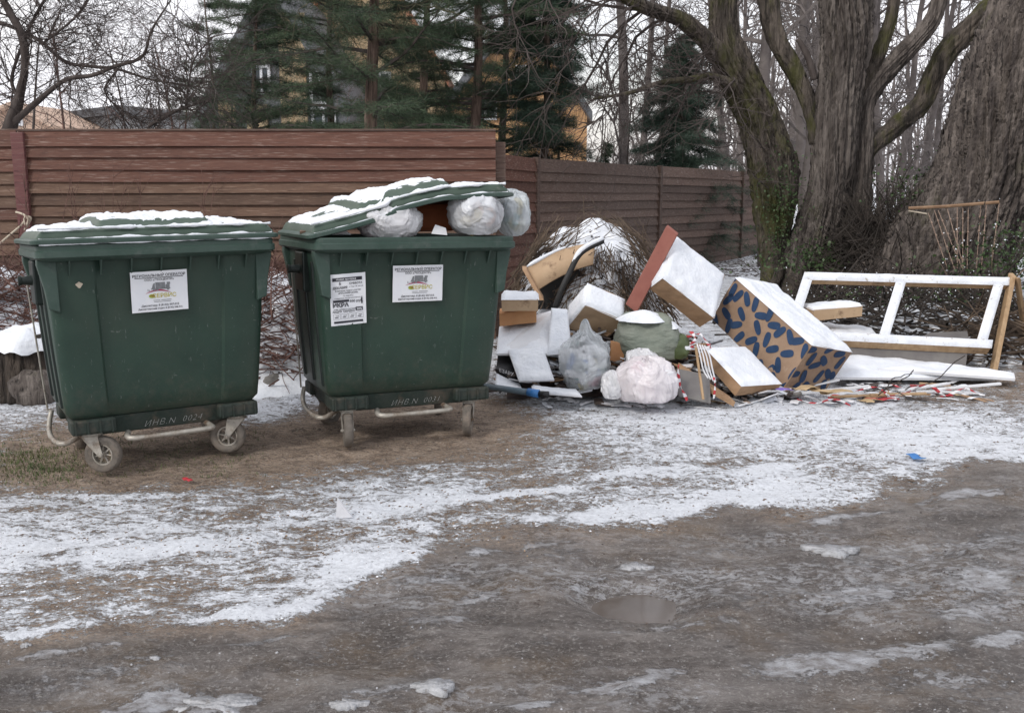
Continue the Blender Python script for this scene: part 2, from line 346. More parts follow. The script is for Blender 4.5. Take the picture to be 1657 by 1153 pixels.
for (x, y, rx, ry, a) in ((250, 1128, 110, 22, 1), (120, 1045, 160, 8, .7), (420, 1035, 120, 8, .7), (700, 935, 90, 8, .7), (860, 885, 60, 8, .7), (1350, 835, 120, 7, .8), (1560, 800, 90, 8, .8), (1180, 880, 90, 6, .6), (350, 1135, 60, 14, 1), (60, 1140, 60, 10, .7), (120, 1070, 90, 18, .5), (1000, 1112, 90, 14, 1.1), (1080, 1090, 45, 10, 1), (1330, 1072, 110, 20, 1.15),
        (1480, 1048, 90, 16, 1), (1620, 1030, 60, 14, 1), (1400, 955, 130, 26, .75), (1600, 930, 90, 40, .75), (1560, 985, 90, 18, .8), (775, 966, 45, 10, .9), (935, 950, 16, 9, .9), (1020, 912, 34, 6, .9),
        (1345, 888, 34, 5, 1.2), (860, 1140, 60, 10, .9), (1600, 870, 140, 26, .6), (1420, 900, 160, 20, .46), (1500, 1100, 200, 30, .50), (1250, 960, 120, 18, .55), (560, 1060, 180, 30, .50), (700, 1000, 140, 24, .46), (180, 1080, 180, 28, .55), (1100, 1010, 180, 14, .50), (620, 1120, 140, 20, .55), (950, 1030, 160, 18, .45), (900, 900, 120, 14, .42), (1250, 860, 160, 14, .38), (1600, 1120, 100, 26, .5), (780, 895, 45, 8, .9), (1120, 978, 40, 5, 1), (970, 935, 26, 6, .9)):
    ice = np.maximum(ice, a*blob(x, y, rx, ry))
ice = np.clip(ice + (fbm(GX, GY, 4, 4, 33)-.5)*.5*(ice > .08), 0, 1)*np.clip(road*1.3, 0, 1)
pud = np.exp(-(((PX-1032)/(95*(.75+.5*fbm(GX, GY, 5, 3, 90))))**2+((PY-966)/(30*(.8+.4*fbm(GX, GY, 6, 3, 91))))**2)**2)
ice *= 1-np.clip(pud*1.5, 0, 1)
near = np.clip((12-GY)/3, 0, 1)*np.clip((GY+2)/2, 0, 1)
Z = Z + near*(1-pud)*((fbm(GX, GY, .8, 3, 50)-.5)*.05*(1-under) + (fbm(GX, GY, 7, 4, 60)-.5)*.045 + (track-.5)*.045*road + snow*.006 + ice*.008) - pud*.055 - road*.012*near
gm = bpy.data.materials.new('ground_mix'); gm.use_nodes = True; N = gm.node_tree.nodes; K = gm.node_tree.links.new; B = N['Principled BSDF']
ga = N.new('ShaderNodeAttribute'); ga.attribute_name = 'mask'; sep = N.new('ShaderNodeSeparateColor'); K(ga.outputs['Color'], sep.inputs[0])
gt = N.new('ShaderNodeTexCoord')
def gnoise(s, d=8, st=(1, 1, 1), r=.65, off=0):
    mpn = N.new('ShaderNodeMapping'); mpn.inputs['Scale'].default_value = st; mpn.inputs['Location'].default_value = (off, off*.7, 0); K(gt.outputs['Object'], mpn.inputs[0])
    n = N.new('ShaderNodeTexNoise'); n.inputs['Scale'].default_value = s; n.inputs['Detail'].default_value = d; n.inputs['Roughness'].default_value = r
    K(mpn.outputs[0], n.inputs['Vector']); return n.outputs[0]
def math_(op, a, b, c=None, clamp=False):
    n = N.new('ShaderNodeMath'); n.operation = op; n.use_clamp = clamp
    for i, v in enumerate((a, b, c)):
        if v is None: continue
        if isinstance(v, (int, float)): n.inputs[i].default_value = v
        else: K(v, n.inputs[i])
    return n.outputs[0]
def mixc(f, a, b):
    n = N.new('ShaderNodeMix'); n.data_type = 'RGBA'
    K(f, n.inputs['Factor']) if not isinstance(f, float) else setattr(n.inputs['Factor'], 'default_value', f)
    for k, v in (('A', a), ('B', b)):
        if isinstance(v, tuple): n.inputs[k].default_value = (*v, 1)
        else: K(v, n.inputs[k])
    return n.outputs['Result']
def rampf(v, stops):
    r = ramp(N, stops); K(v, r.inputs[0]); return r.outputs[0]
fine = gnoise(95, 5, (.7, 1, 1), .8, 4); midn = gnoise(12, 8, (.5, 1, 1), .72); low = gnoise(1.3, 5)
dirt = rampf(midn, [(.36, (.19, .138, .100)), (.5, (.33, .245, .18)), (.64, (.46, .36, .275))])
dirt = mixc(rampf(gnoise(40, 6, (.45, 1, 1), .75, 31), [(.50, (0, 0, 0)), (.60, (.75, .75, .75))]), dirt, (.085, .060, .045))
dirt = mixc(rampf(fine, [(.50, (0, 0, 0)), (.60, (.7, .7, .7))]), dirt, (.060, .044, .034))
dirt = mixc(rampf(gnoise(130, 4, (.6, 1, 1), .6, 9), [(.56, (0, 0, 0)), (.64, (.8, .8, .8))]), dirt, (.46, .40, .34))
mud = rampf(gnoise(6, 10, (.5, 1, 1), .78, 2), [(.36, (.060, .050, .045)), (.5, (.125, .107, .097)), (.64, (.25, .222, .205))])
mud = mixc(rampf(low, [(.50, (0, 0, 0)), (.62, (.6, .6, .6))]), mud, (.175, .125, .080))
mud = mixc(rampf(gnoise(24, 8, (.7, 1, 1), .8, 41), [(.50, (0, 0, 0)), (.62, (.6, .6, .6))]), mud, (.060, .047, .040))
mud = mixc(rampf(gnoise(3.2, 10, (.35, 1, 1), .8, 27), [(.50, (0, 0, 0)), (.60, (.5, .5, .5))]), mud, (.29, .265, .25))
mud = mixc(rampf(gnoise(75, 6, (.8, 1, 1), .8, 7), [(.54, (0, 0, 0)), (.61, (.75, .75, .75))]), mud, (.40, .38, .36))
frost = math_('MULTIPLY', rampf(gnoise(1.1, 6, (.35, 1, 1), .7, 51), [(.50, (0, 0, 0)), (.60, (1, 1, 1))]), rampf(gnoise(32, 7, (.55, 1, 1), .8, 53), [(.49, (0, 0, 0)), (.56, (.75, .75, .75))]), clamp=True)
mud = mixc(frost, mud, (.44, .44, .455))
base = mixc(sep.outputs[1], dirt, mud)
# snow: flecks whose cover grows with the local depth of snow
cl2 = gnoise(36, 6, (.62, 1, 1), .8, 15)
sv = math_('ADD', math_('ADD', math_('MULTIPLY', midn, .34), math_('MULTIPLY', cl2, .54)), math_('MULTIPLY', fine, .38))
sv = math_('ADD', math_('SUBTRACT', sv, .16), math_('MULTIPLY', math_('SUBTRACT', sep.outputs[0], .46), .29))
smask = rampf(sv, [(.455, (0, 0, 0)), (.485, (.55, .55, .55)), (.52, (1, 1, 1))])
gate = rampf(sep.outputs[0], [(.05, (0, 0, 0)), (.22, (1, 1, 1))])
smask = math_('MULTIPLY', smask, gate, clamp=True)
scol = mixc(rampf(gnoise(45, 5, (1, 1, 1), .6, 5), [(.35, (0, 0, 0)), (.55, (1, 1, 1))]), (.68, .70, .74), (.86, .89, .94))
base2 = mixc(smask, base, scol)
iv = math_('ADD', math_('ADD', math_('MULTIPLY', gnoise(9, 8, (.6, 1, 1), .76, 12), .52), math_('MULTIPLY', gnoise(38, 6, (.6, 1, 1), .8, 18), .62)), math_('MULTIPLY', math_('SUBTRACT', sep.outputs[2], .74), .32))
imask = math_('MULTIPLY', rampf(iv, [(.485, (0, 0, 0)), (.52, (1, 1, 1))]), rampf(sep.outputs[2], [(.08, (0, 0, 0)), (.3, (.45, .45, .45)), (.7, (.95, .95, .95))]), clamp=True)
icol = mixc(rampf(gnoise(30, 6, (.5, 1, 1), .7, 3), [(.35, (0, 0, 0)), (.62, (1, 1, 1))]), (.20, .18, .17), (.52, .53, .56))
base3 = mixc(imask, base2, icol)
K(base3, B.inputs['Base Color'])
rr = math_('SUBTRACT', .9, math_('MULTIPLY', sep.outputs[1], math_('ADD', math_('MULTIPLY', gnoise(3, 7, (.4, 1, 1), .7, 1), 1.1), .06)), clamp=True)
K(math_('SUBTRACT', rr, math_('MULTIPLY', imask, .12)), B.inputs['Roughness'])
hh = math_('ADD', math_('ADD', math_('MULTIPLY', smask, .8), math_('MULTIPLY', imask, .5)), math_('ADD', math_('MULTIPLY', midn, 1.2), math_('MULTIPLY', fine, .8)))
bpn = N.new('ShaderNodeBump'); bpn.inputs['Strength'].default_value = 1.0; bpn.inputs['Distance'].default_value = .02; K(hh, bpn.inputs['Height']); K(bpn.outputs[0], B.inputs['Normal'])
V = np.stack([GX.ravel(), GY.ravel(), Z.ravel()], 1); ny, nx = GX.shape; I = np.arange(nx*ny).reshape(ny, nx)
F = np.stack([I[:-1, :-1].ravel(), I[:-1, 1:].ravel(), I[1:, 1:].ravel(), I[1:, :-1].ravel()], 1)
ground = mk('ground', (V, F), gm, loc=(0, 0, 0), smooth=True, kind='structure')
ca = ground.data.color_attributes.new('mask', 'FLOAT_COLOR', 'POINT')
ca.data.foreach_set('color', np.stack([snow.ravel(), road.ravel(), ice.ravel(), np.ones(snow.size)], 1).astype(np.float32).ravel())
pm = MB(); cpd = gnd(1034, 968); pm.poly([(cpd.x + .45*math.cos(a), cpd.y + .50*math.sin(a), -.050) for a in [k*2*math.pi/40 for k in range(40)]])
M['water'] = mat('water', (.085, .07, .06), (.11, .092, .08), .07, 3, .03, bscale=6, spec=.5)
mk('puddle', pm, 'water', kind='structure')
def hz(x, y):   # height of the finished ground (nearest grid point)
    i = int(np.clip(np.searchsorted(YS, y), 0, ny-1)); j = int(np.clip(np.searchsorted(XS, x), 0, nx-1)); return float(Z[i, j])

# ------------------------------------------------------------------ fences
def fence_bay(root, A, Bp, zA, zB, n, step, mats, lean=.030, gap=0, thick=.014):
    """overlapping horizontal boards between two posts; every board is a part"""
    A = Vector(A); Bp = Vector(Bp); d = (Bp-A); Lh = d.length; d.normalize(); nrm = Vector((d.y, -d.x, 0))
    if nrm.y > 0: nrm = -nrm
    for k in range(n):
        top = step*k
        mb = MB(); seg = 6; w0 = []
        jit = rng.uniform(-.004, .004); t2 = rng.uniform(-.004, .004); hgt = step*1.14
        if k == 0: hgt = step*1.32
        if k > 0: top += step*.18
        for i in range(seg+1):
            t = i/seg; p = A + d*(Lh*t); zt = zA + (zB-zA)*t - top + jit + t2*t + .003*math.sin(5*t+k)
            bow = .004*math.sin(t*9+k*2)
            hi = p + nrm*(.0+bow); lo = p + nrm*(lean+bow)
            w0.append([(hi.x, hi.y, zt), (hi.x+nrm.x*thick, hi.y+nrm.y*thick, zt), (lo.x+nrm.x*thick, lo.y+nrm.y*thick, zt-hgt), (lo.x, lo.y, zt-hgt)])
        for i in range(seg+1): mb.v += w0[i]
        for i in range(seg):
            a = i*4
            for q in range(4): mb.f.append((a+q, a+(q+1) % 4, a+4+(q+1) % 4, a+4+q))
        mb.f.append((3, 2, 1, 0)); e = seg*4; mb.f.append((e, e+1, e+2, e+3))
        mk('board', mb, M[mats[min(k, len(mats)-1)] if not callable(mats) else mats(k)], root)
def post(root, x, y, z0, z1, wd=.11, th=.06, m='fence_post', ang=0, tilt=0, name='post'):
    mb = MB(); c, s = math.cos(ang), math.sin(ang); o = Vector((x, y, z0)) - Vector((c, s, 0))*wd/2 - Vector((-s, c, 0))*th/2
    mb.hexa(o, Vector((c, s, 0))*wd, Vector((-s, c, 0))*th, (tilt, 0, z1-z0)); return mk(name, mb, m, root, bevel=.006)
FY = 9.6; zt = at(400, 212, FY).z; XL = at(30, 212, FY).x; XR = at(802, 212, FY).x
f1 = thing('wooden_fence', 'tall reddish brown fence of overlapping horizontal boards behind the two containers', 'fence', ((XL+XR)/2, FY, 0))
mt = ['fence_red']*4 + ['fence_brown']*40
fence_bay(f1, (XL, FY, 0), (XR, FY, 0), zt, zt, 18, .109, mt)
fence_bay(f1, (XL-3.2, FY-.02, 0), (XL-.01, FY-.02, 0), zt-.005, zt, 18, .114, ['fence_red']*3+['fence_brown']*3+['fence_red']+['fence_brown']*30)
pt = at(28, 214, FY-.05)
post(f1, pt.x, FY-.05, 0, pt.z, .12, .05); post(f1, pt.x-.5, FY+.1, 0, pt.z, .12, .05)
capm = MB(); capm.box(XL-3.2, XR, FY-.03, FY+.05, zt+.002, zt+.018); mk('cap_rail', capm, 'fence_old', f1)
pt = at(810, 230, FY+.1); post(f1, pt.x, FY+.12, 0, pt.z, .095, .09, 'fence_old')
f2 = thing('wooden_fence', 'lower brown board fence running back towards the old willow, right of the tall fence', 'fence', (2, 13, 0))
chain = [((768, 245), 9.75), ((868, 256), 11.3), ((1067, 269), 14.4), ((1201, 277), 17.0), ((1262, 281), 19.5)]
P2 = [at(p[0], p[1], Y) for p, Y in chain]
for i in range(4):
    A, B2 = P2[i], P2[i+1]; d = (B2-A).normalized()
    ga_, gb_ = g1(A.x, A.y), g1(B2.x, B2.y)
    fence_bay(f2, (A.x, A.y, 0), (B2.x, B2.y, 0), A.z, B2.z, 17, .112, lambda k: 'fence_old' if i else 'fence_red', lean=.03)
    if i: post(f2, A.x, A.y-.06, ga_-.05, A.z+.01, .07, .07, 'fence_old', math.atan2(d.y, d.x))
post(f2, P2[4].x, P2[4].y, 0, P2[4].z, .07, .07, 'fence_old')
# rope tied round the left post
rm = MB(); rp_ = [at(-30, 420, 9.45), at(10, 385, 9.45), at(34, 365, 9.44), at(44, 352, 9.43)]
rm.tube(rp_, .010, 6)
kn = [at(20+6, 343, 9.46), at(38, 347, 9.42), at(46, 355, 9.40), at(42, 365, 9.40), at(40, 352, 9.40), at(50, 353, 9.42), at(40, 372, 9.43)]
rm.tube([tuple(p) for p in interp([tuple(k) for k in kn], 4)], .011, 6)
tag(mk('rope', rm, 'rope', smooth=True), 'pale rope knotted round the fence post at the left edge', 'rope')

# ------------------------------------------------------------------ refuse containers
def rrect(wx_, wy, r, n=6, fx=()):
    """rounded rectangle, counter-clockwise, with extra points on the front side at fx"""
    P = []
    for (sx, sy, a0) in ((1, -1, -90), (1, 1, 0), (-1, 1, 90), (-1, -1, 180)):
        for k in range(n+1):
            a = R(a0+90*k/n); P.append((sx*(wx_-r)+r*math.cos(a), sy*(wy-r)+r*math.sin(a)))
        if (sx, sy) == (-1, -1):
            for x in fx: P.append((x*wx_, -wy))
    return P
FXS = [-.66, -.60, -.575, -.3, 0, .3, .575, .60, .66]
TOPZ, BOTZ = 1.16, .302
def half(z):
    t = (z-BOTZ)/(TOPZ-BOTZ); t = max(0, min(1.2, t)); s = t**.8 if t < 1 else t
    return .505+.055*s, .345+.115*s
def loft(mb, loops, close_first=False, close_last=False, flip=False):
    b = len(mb.v); n = len(loops[0])
    for lp in loops: mb.v += [tuple(p) for p in lp]
    for i in range(len(loops)-1):
        for k in range(n):
            q = (b+i*n+k, b+i*n+(k+1) % n, b+(i+1)*n+(k+1) % n, b+(i+1)*n+k); mb.f.append(q if not flip else q[::-1])
    if close_first: mb.f.append(tuple(b+k for k in reversed(range(n))))
    if close_last: mb.f.append(tuple(b+(len(loops)-1)*n+k for k in range(n)))
def front_y(z): return -half(z)[1]
LW, LD = .60, .525
def sst(t): t = max(0., min(1., t)); return t*t*(3-2*t)
def lid_z(x, y):
    e = min(1., (LW-abs(x))/.05); v = (y+LD)/(2*LD); fr = min(1., (y+LD)/.035); bk = min(1., (LD-y)/.06)
    z = .058*math.sin(max(0, min(e, fr, bk))*math.pi/2)
    z += .030*math.sin(math.pi*max(0, min(1, v)))*sst((LW-abs(x))/.25) + .006*math.sin(x*2.2)
    z += .040*sst((.30-abs(x+.01))/.04)*sst((v-.04)/.10)*sst((1-v)/.1)
    return z
def make_bin(kind, loc, yaw, label, tilt=(0, 0)):
    root = thing('waste_container', label, 'container', loc, (R(tilt[0]), R(tilt[1]), yaw), 'green four-wheeled refuse containers')
    mb = MB(); loops = []
    zs = [BOTZ, .335, .42, .55, .7, .85, .98, 1.06, TOPZ]
    for z in zs:
        hx, hy = half(z); ins = .02 if z == BOTZ else 0
        pr = rrect(hx-ins, hy-ins, .055, 6, FXS); lp = []
        for (x, y) in pr:
            if y < -hy+.003+ins and abs(x) < .585*hx and .30 < z < 1.12: y += .016
            if x < -hx+.02 and abs(y) < hy*.7 and .4 < z < 1.0: x += .0
            lp.append((x, y, z))
        loops.append(lp)
    loft(mb, loops, close_first=True)
    inner = []
    for z in (TOPZ, .9, .5): hx, hy = half(z); inner.append([(x, y, z) for x, y in rrect(hx-.03, hy-.03, .05, 6, FXS)])
    loft(mb, inner, flip=True, close_last=False)
    n = len(inner[0]); b = len(mb.v)-n; mb.f.append(tuple(b+k for k in range(n)))
    body = mk('body', mb, 'bin_green', root, local=True, smooth=True)
    es = body.modifiers.new('edge', 'EDGE_SPLIT'); es.split_angle = R(38)
    # side panels on the left: vertical ribs
    for yv in (-.25, -.02, .22):
        rb = MB(); lps = []
        for z in (.36, .7, 1.08):
            hx, _ = half(z); lps.append([(-hx-.012, yv-.014, z), (-hx+.01, yv-.022, z), (-hx+.01, yv+.022, z), (-hx-.012, yv+.014, z)][::-1])
        loft(rb, lps, True, True); mk('side_rib', rb, 'bin_dark', root, local=True, bevel=.004)
    # rim: two-step collar
    rmb = MB(); RX, RY = .606, .545
    prof = [(RX-.055, RY-.055, 1.135), (RX-.012, RY-.012, 1.150), (RX-.004, RY-.004, 1.158), (RX-.004, RY-.004, 1.188), (RX-.012, RY-.012, 1.194), (RX-.012, RY-.012, 1.214), (RX-.02, RY-.02, 1.222), (RX-.075, RY-.075, 1.222), (RX-.082, RY-.082, 1.15)]
    loft(rmb, [[(x, y, z) for x, y in rrect(a, b_, .05)] for a, b_, z in prof])
    rim = mk('rim', rmb, 'bin_rim', root, local=True, smooth=True); es = rim.modifiers.new('edge', 'EDGE_SPLIT'); es.split_angle = R(30)
    # gussets below the rim
    g = MB(); 
    for q in (0,): g.hexa((-.006, -.055, 1.02), (.012, 0, 0), (0, .045, 0), (0, 0, .001))
    g = MB(); g.v = [(-.004, .0, -.085), (.004, .0, -.085), (-.004, -.045, 0), (.004, -.045, 0), (-.004, .02, 0), (.004, .02, 0), (-.004, -.045, -.012), (.004, -.045, -.012)]
    g.f = [(0, 1, 7, 6), (6, 7, 3, 2), (2, 3, 5, 4), (4, 5, 1, 0), (0, 6, 2, 4), (1, 5, 3, 7)]
    first = None
    for k in range(7):
        x = -.445+k*.89/6
        if first is None:
            first = mk('rib', g, 'bin_rim', root, local=True); first.location = (x, front_y(1.08)-.001, 1.146)
        else: share(first, root, (x, front_y(1.08)-.001, 1.146))
    for sx in (-1, 1):   # flared corner flanges
        for sy in (-1, 1):
            cb = MB(); hx, hy = half(1.0)
            pts = [(hx-.05, 0, .88), (hx+.002, 0, .90), (hx+.014, 0, 1.0), (.592, 0, 1.12), (.592, 0, 1.149), (hx-.05, 0, 1.149)]
            a = [(sx*x, sy*(hy+.018), z) for x, _, z in pts]; b_ = [(sx*x, sy*(hy-.05), z) for x, _, z in pts]
            i0 = len(cb.v); cb.v += a+b_; m_ = len(pts)
            for k in range(m_): cb.f.append((k, (k+1) % m_, m_+(k+1) % m_, m_+k))
            cb.f.append(tuple(reversed(range(m_)))); cb.f.append(tuple(range(m_, 2*m_)))
            mk('corner_flange', cb, 'bin_rim', root, local=True, bevel=.006)
    # lifting pins
    for sx in (-1, 1):
        pb = MB(); pb.lathe([(0, 0), (.075, 0), (.075, .03), (.03, .034), (.022, .10), (.026, .102), (.026, .118), (0, .118)], (sx*.535, -.02, 1.03), (sx, 0, 0), 20)
        mk('lifting_pin', pb, 'bin_dark', root, local=True, smooth=False)
        sb = MB(); sb.box(.533, .587, -.13, .09, .90, 1.135) if sx > 0 else sb.box(-.587, -.533, -.13, .09, .90, 1.135)
        mk('pin_bracket', sb, 'bin_dark', root, local=True, bevel=.01)
    # chassis: skirt and corner feet
    sk = MB(); loft(sk, [[(x, y, z) for x, y in rrect(a, b_, .05)] for a, b_, z in ((.425, .275, .20), (.455, .30, .208), (.475, .318, .300))], True, True)
    mk('base_skirt', sk, 'bin_under', root, local=True, smooth=False)
    for sx in (-1, 1):
        for sy in (-1, 1):
            fb_ = MB(); x0, x1 = sorted((sx*.27, sx*.492)); y0, y1 = sorted((sy*.20, sy*.365)); fb_.box(x0, x1, y0, y1, .222, .3005)
            foot = mk('corner_foot', fb_, 'bin_under', root, local=True, bevel=.012)
            rr_ = MB()
            for q in range(4):
                xx = x0+.02+q*(x1-x0-.04)/3; rr_.box(xx-.004, xx+.004, (y0-.008 if sy < 0 else y1-.004), (y0+.004 if sy < 0 else y1+.008), .226, .296)
            mk('foot_rib', rr_, 'bin_under', foot, local=True, kind='stuff')
    # casters
    angs = CAST[kind]
    for (sx, sy), ang in zip(((-1, -1), (1, -1), (-1, 1), (1, 1)), angs):
        px_, py_ = sx*.385, sy*.285; ca_, sa_ = math.cos(ang), math.sin(ang)
        def T(x, y, z): return (px_+x*ca_-y*sa_, py_+x*sa_+y*ca_, z)
        fk = MB(); fk.lathe([(0, 0), (.05, 0), (.055, .006), (.05, .02), (.0, .02)], (px_, py_, .205), (0, 0, 1), 16)
        for s in (-1, 1):   # fork cheeks taper down to the axle
            a = [T(-.055, s*.030, .207), T(.045, s*.030, .207), T(.068, s*.030, .092), T(.045, s*.030, .088)]
            b_ = [T(-.055, s*.034, .207), T(.045, s*.034, .207), T(.068, s*.034, .092), T(.045, s*.034, .088)]
            i0 = len(fk.v); fk.v += a+b_
            for k in range(4): fk.f.append((i0+k, i0+(k+1) % 4, i0+4+(k+1) % 4, i0+4+k))
            fk.f.append((i0+3, i0+2, i0+1, i0)); fk.f.append((i0+4, i0+5, i0+6, i0+7))
        q0 = T(-.055, -.034, .198); fk.hexa(q0, Vector(T(.045, -.034, .198))-Vector(q0), Vector(T(-.055, .034, .198))-Vector(q0), (0, 0, .008))
        axv = Vector((-sa_, ca_, 0)); axc = Vector(T(.055, 0, .10))
        fk.lathe([(0, -.042), (.010, -.042), (.010, .042), (0, .042)], axc, axv, 10)
        cs = mk('caster', fk, 'galv', root, local=True, bevel=.002)
        ty = MB(); ty.lathe([(.058, -.020), (.080, -.027), (.095, -.023), (.100, -.010), (.100, .010), (.095, .023), (.080, .027), (.058, .020), (.058, -.020)], axc, axv, 32)
        mk('tyre', ty, 'tyre', cs, local=True, smooth=True)
        hb = MB(); hb.lathe([(0, -.020), (.018, -.020), (.018, .020), (0, .020)], axc, axv, 14); hb.lathe([(.050, -.017), (.059, -.017), (.059, .017), (.050, .017), (.050, -.017)], axc, axv, 28)
        u = axv.orthogonal().normalized(); v_ = axv.cross(u)
        for q in range(7):
            a = 2*math.pi*q/7; d = u*math.cos(a)+v_*math.sin(a); hb.tube([axc+d*.015, axc+d*.054], .006, 5)
        mk('wheel_hub', hb, 'galv', cs, local=True)
    # foot bar in front and on the left
    fbm_ = MB(); pr = [(-.20, -.28, .20), (-.22, -.36, .19), (-.19, -.415, .185), (.0, -.42, .185), (.20, -.415, .188), (.22, -.37, .192), (.21, -.28, .20)]
    fbm_.tube([tuple(p) for p in interp(pr, 4)], .015, 10); mk('foot_bar', fbm_, 'galv', root, local=True, smooth=True)
    fbm_ = MB(); pr = [(-.40, -.20, .21), (-.50, -.24, .17), (-.55, -.20, .17), (-.565, .0, .18), (-.55, .16, .22), (-.53, .2, .28)]
    fbm_.tube([tuple(p) for p in interp(pr, 4)], .014, 10); mk('side_bar', fbm_, 'galv', root, local=True, smooth=True)
    rod = MB(); rod.tube([(-.550, .2, .28), (-.600, .13, 1.0)], .005, 6); mk('pull_rod', rod, 'galv', root, local=True)
    # lid
    if kind == 0: LT = Matrix.Translation((0, 0, 1.238))
    else: LT = Matrix.Translation((-.60, 0, 1.245)) @ Matrix.Rotation(R(-9.6), 4, 'Y') @ Matrix.Rotation(R(-1.5), 4, 'X') @ Matrix.Rotation(R(-2), 4, 'Z') @ Matrix.Translation((.60, .03, .010))
    def LTf(x, y, z):
        if kind: z += .036*math.sin(math.pi*max(0, min(1, (x+LW)/(2*LW))))**1.0 + .012*sst((x-.22)/.05)*-1 - .02*sst((-.1-x)/.06) - .02*(y/LD)*math.sin(x*4)
        return tuple(LT @ Vector((x, y, z)))
    lm = MB(); nx_, ny_ = 96, 84
    for j in range(ny_+1):
        for i in range(nx_+1):
            x = -LW+2*LW*i/nx_; y = -LD+2*LD*j/ny_; lm.v.append(LTf(x, y, lid_z(x, y)))
    for j in range(ny_):
        for i in range(nx_): a = j*(nx_+1)+i; lm.f.append((a, a+1, a+nx_+2, a+nx_+1))
    lo = mk('lid', lm, 'bin_lid', root, local=True, smooth=True)
    sd = lo.modifiers.new('solid', 'SOLIDIFY'); sd.thickness = .012; sd.offset = -1
    # lid skirt flange
    sf = MB(); loft(sf, [[LTf(x, y, z) for x, y in rrect(a, b_, .04, 6, [q_/10-.9 for q_ in range(19)])] for a, b_, z in ((.58, .505, .014), (.612, .538, .010), (.620, .546, .004), (.620, .546, -.012), (.612, .538, -.016), (.58, .50, -.012), (.58, .505, .014))])
    mk('lid_flange', sf, 'bin_rim', lo, local=True, smooth=False)
    # fascia of the lid: upright strip between flange and dome (front)
    sn = MB(); nx_, ny_ = 150, 100
    for j in range(ny_+1):
        for i in range(nx_+1):
            x = -LW+2*LW*i/nx_; y = -LD+2*LD*j/ny_
            nz_ = fb((x*4+kind*7, y*4, kind*3.3), 5, 1.8); n2_ = fb((x*22+kind*7, y*22, 4), 3)
            fe = y+LD-.028; e = min((LW-.035-abs(x))/.03, fe/.012, (LD-.03-y)/.03, 1)
            th = .008 + .020*nz_ + .006*n2_
            gx = abs(lid_z(x+.008, y)-lid_z(x-.008, y))/.016; gy = (lid_z(x, y+.008)-lid_z(x, y-.008))/.016
            th -= .05*max(0, gx-.25) + .05*max(0, gy-.35)
            if kind == 1: th -= .001
            if e < 1: th = min(th, .012)*max(e, 0)**.5 if e > 0 else -.008
            th = max(th, -.006)
            sn.v.append(LTf(x, y, lid_z(x, y)+th))
    for j in range(ny_):
        for i in range(nx_): a = j*(nx_+1)+i; sn.f.append((a, a+1, a+nx_+2, a+nx_+1))
    mk('lid_snow', sn, 'snow', lo, local=True, smooth=True)
    # thin snow lines on the flange and the rim ledge
    for (yy_, z0, r0, mtx) in ((-.532, .013, .006, LT), (-.512, .062, .007, LT), (-.538, 1.222, .0045, Matrix.Identity(4))) if kind == 0 else ((-.532, .012, .005, LT), (-.512, .062, .008, LT)):
        st = MB(); pts = []; rd = []
        for i in range(121):
            x = -.58+1.16*i/120; nn = fb((x*6, yy_*9, z0), 4, 1.5); pts.append(LTf(x, yy_+.004*nn, z0) if mtx is LT else Vector((x, yy_+.004*nn, z0))); rd.append(max(.0004, r0*(.7+1.5*nn)))
        st.tube(pts, rd, 6); mk('rim_snow', st, 'snow', root, local=True, smooth=True)
    return root
def text_polys(txt, size, shear=0, spacing=1.0, align='CENTER', offset=0.0):
    cu = bpy.data.curves.new('t', 'FONT'); cu.body = txt; cu.size = size; cu.align_x = align; cu.shear = shear; cu.space_character = spacing; cu.offset = offset; cu.resolution_u = 2
    o = bpy.data.objects.new('t', cu); C.objects.link(o); bpy.context.view_layer.update()
    me = bpy.data.meshes.new_from_object(o.evaluated_get(bpy.context.evaluated_depsgraph_get()))
    v = [tuple(x.co) for x in me.vertices]; f = [tuple(p.vertices) for p in me.polygons]
    bpy.data.objects.remove(o); bpy.data.curves.remove(cu); bpy.data.meshes.remove(me); return v, f
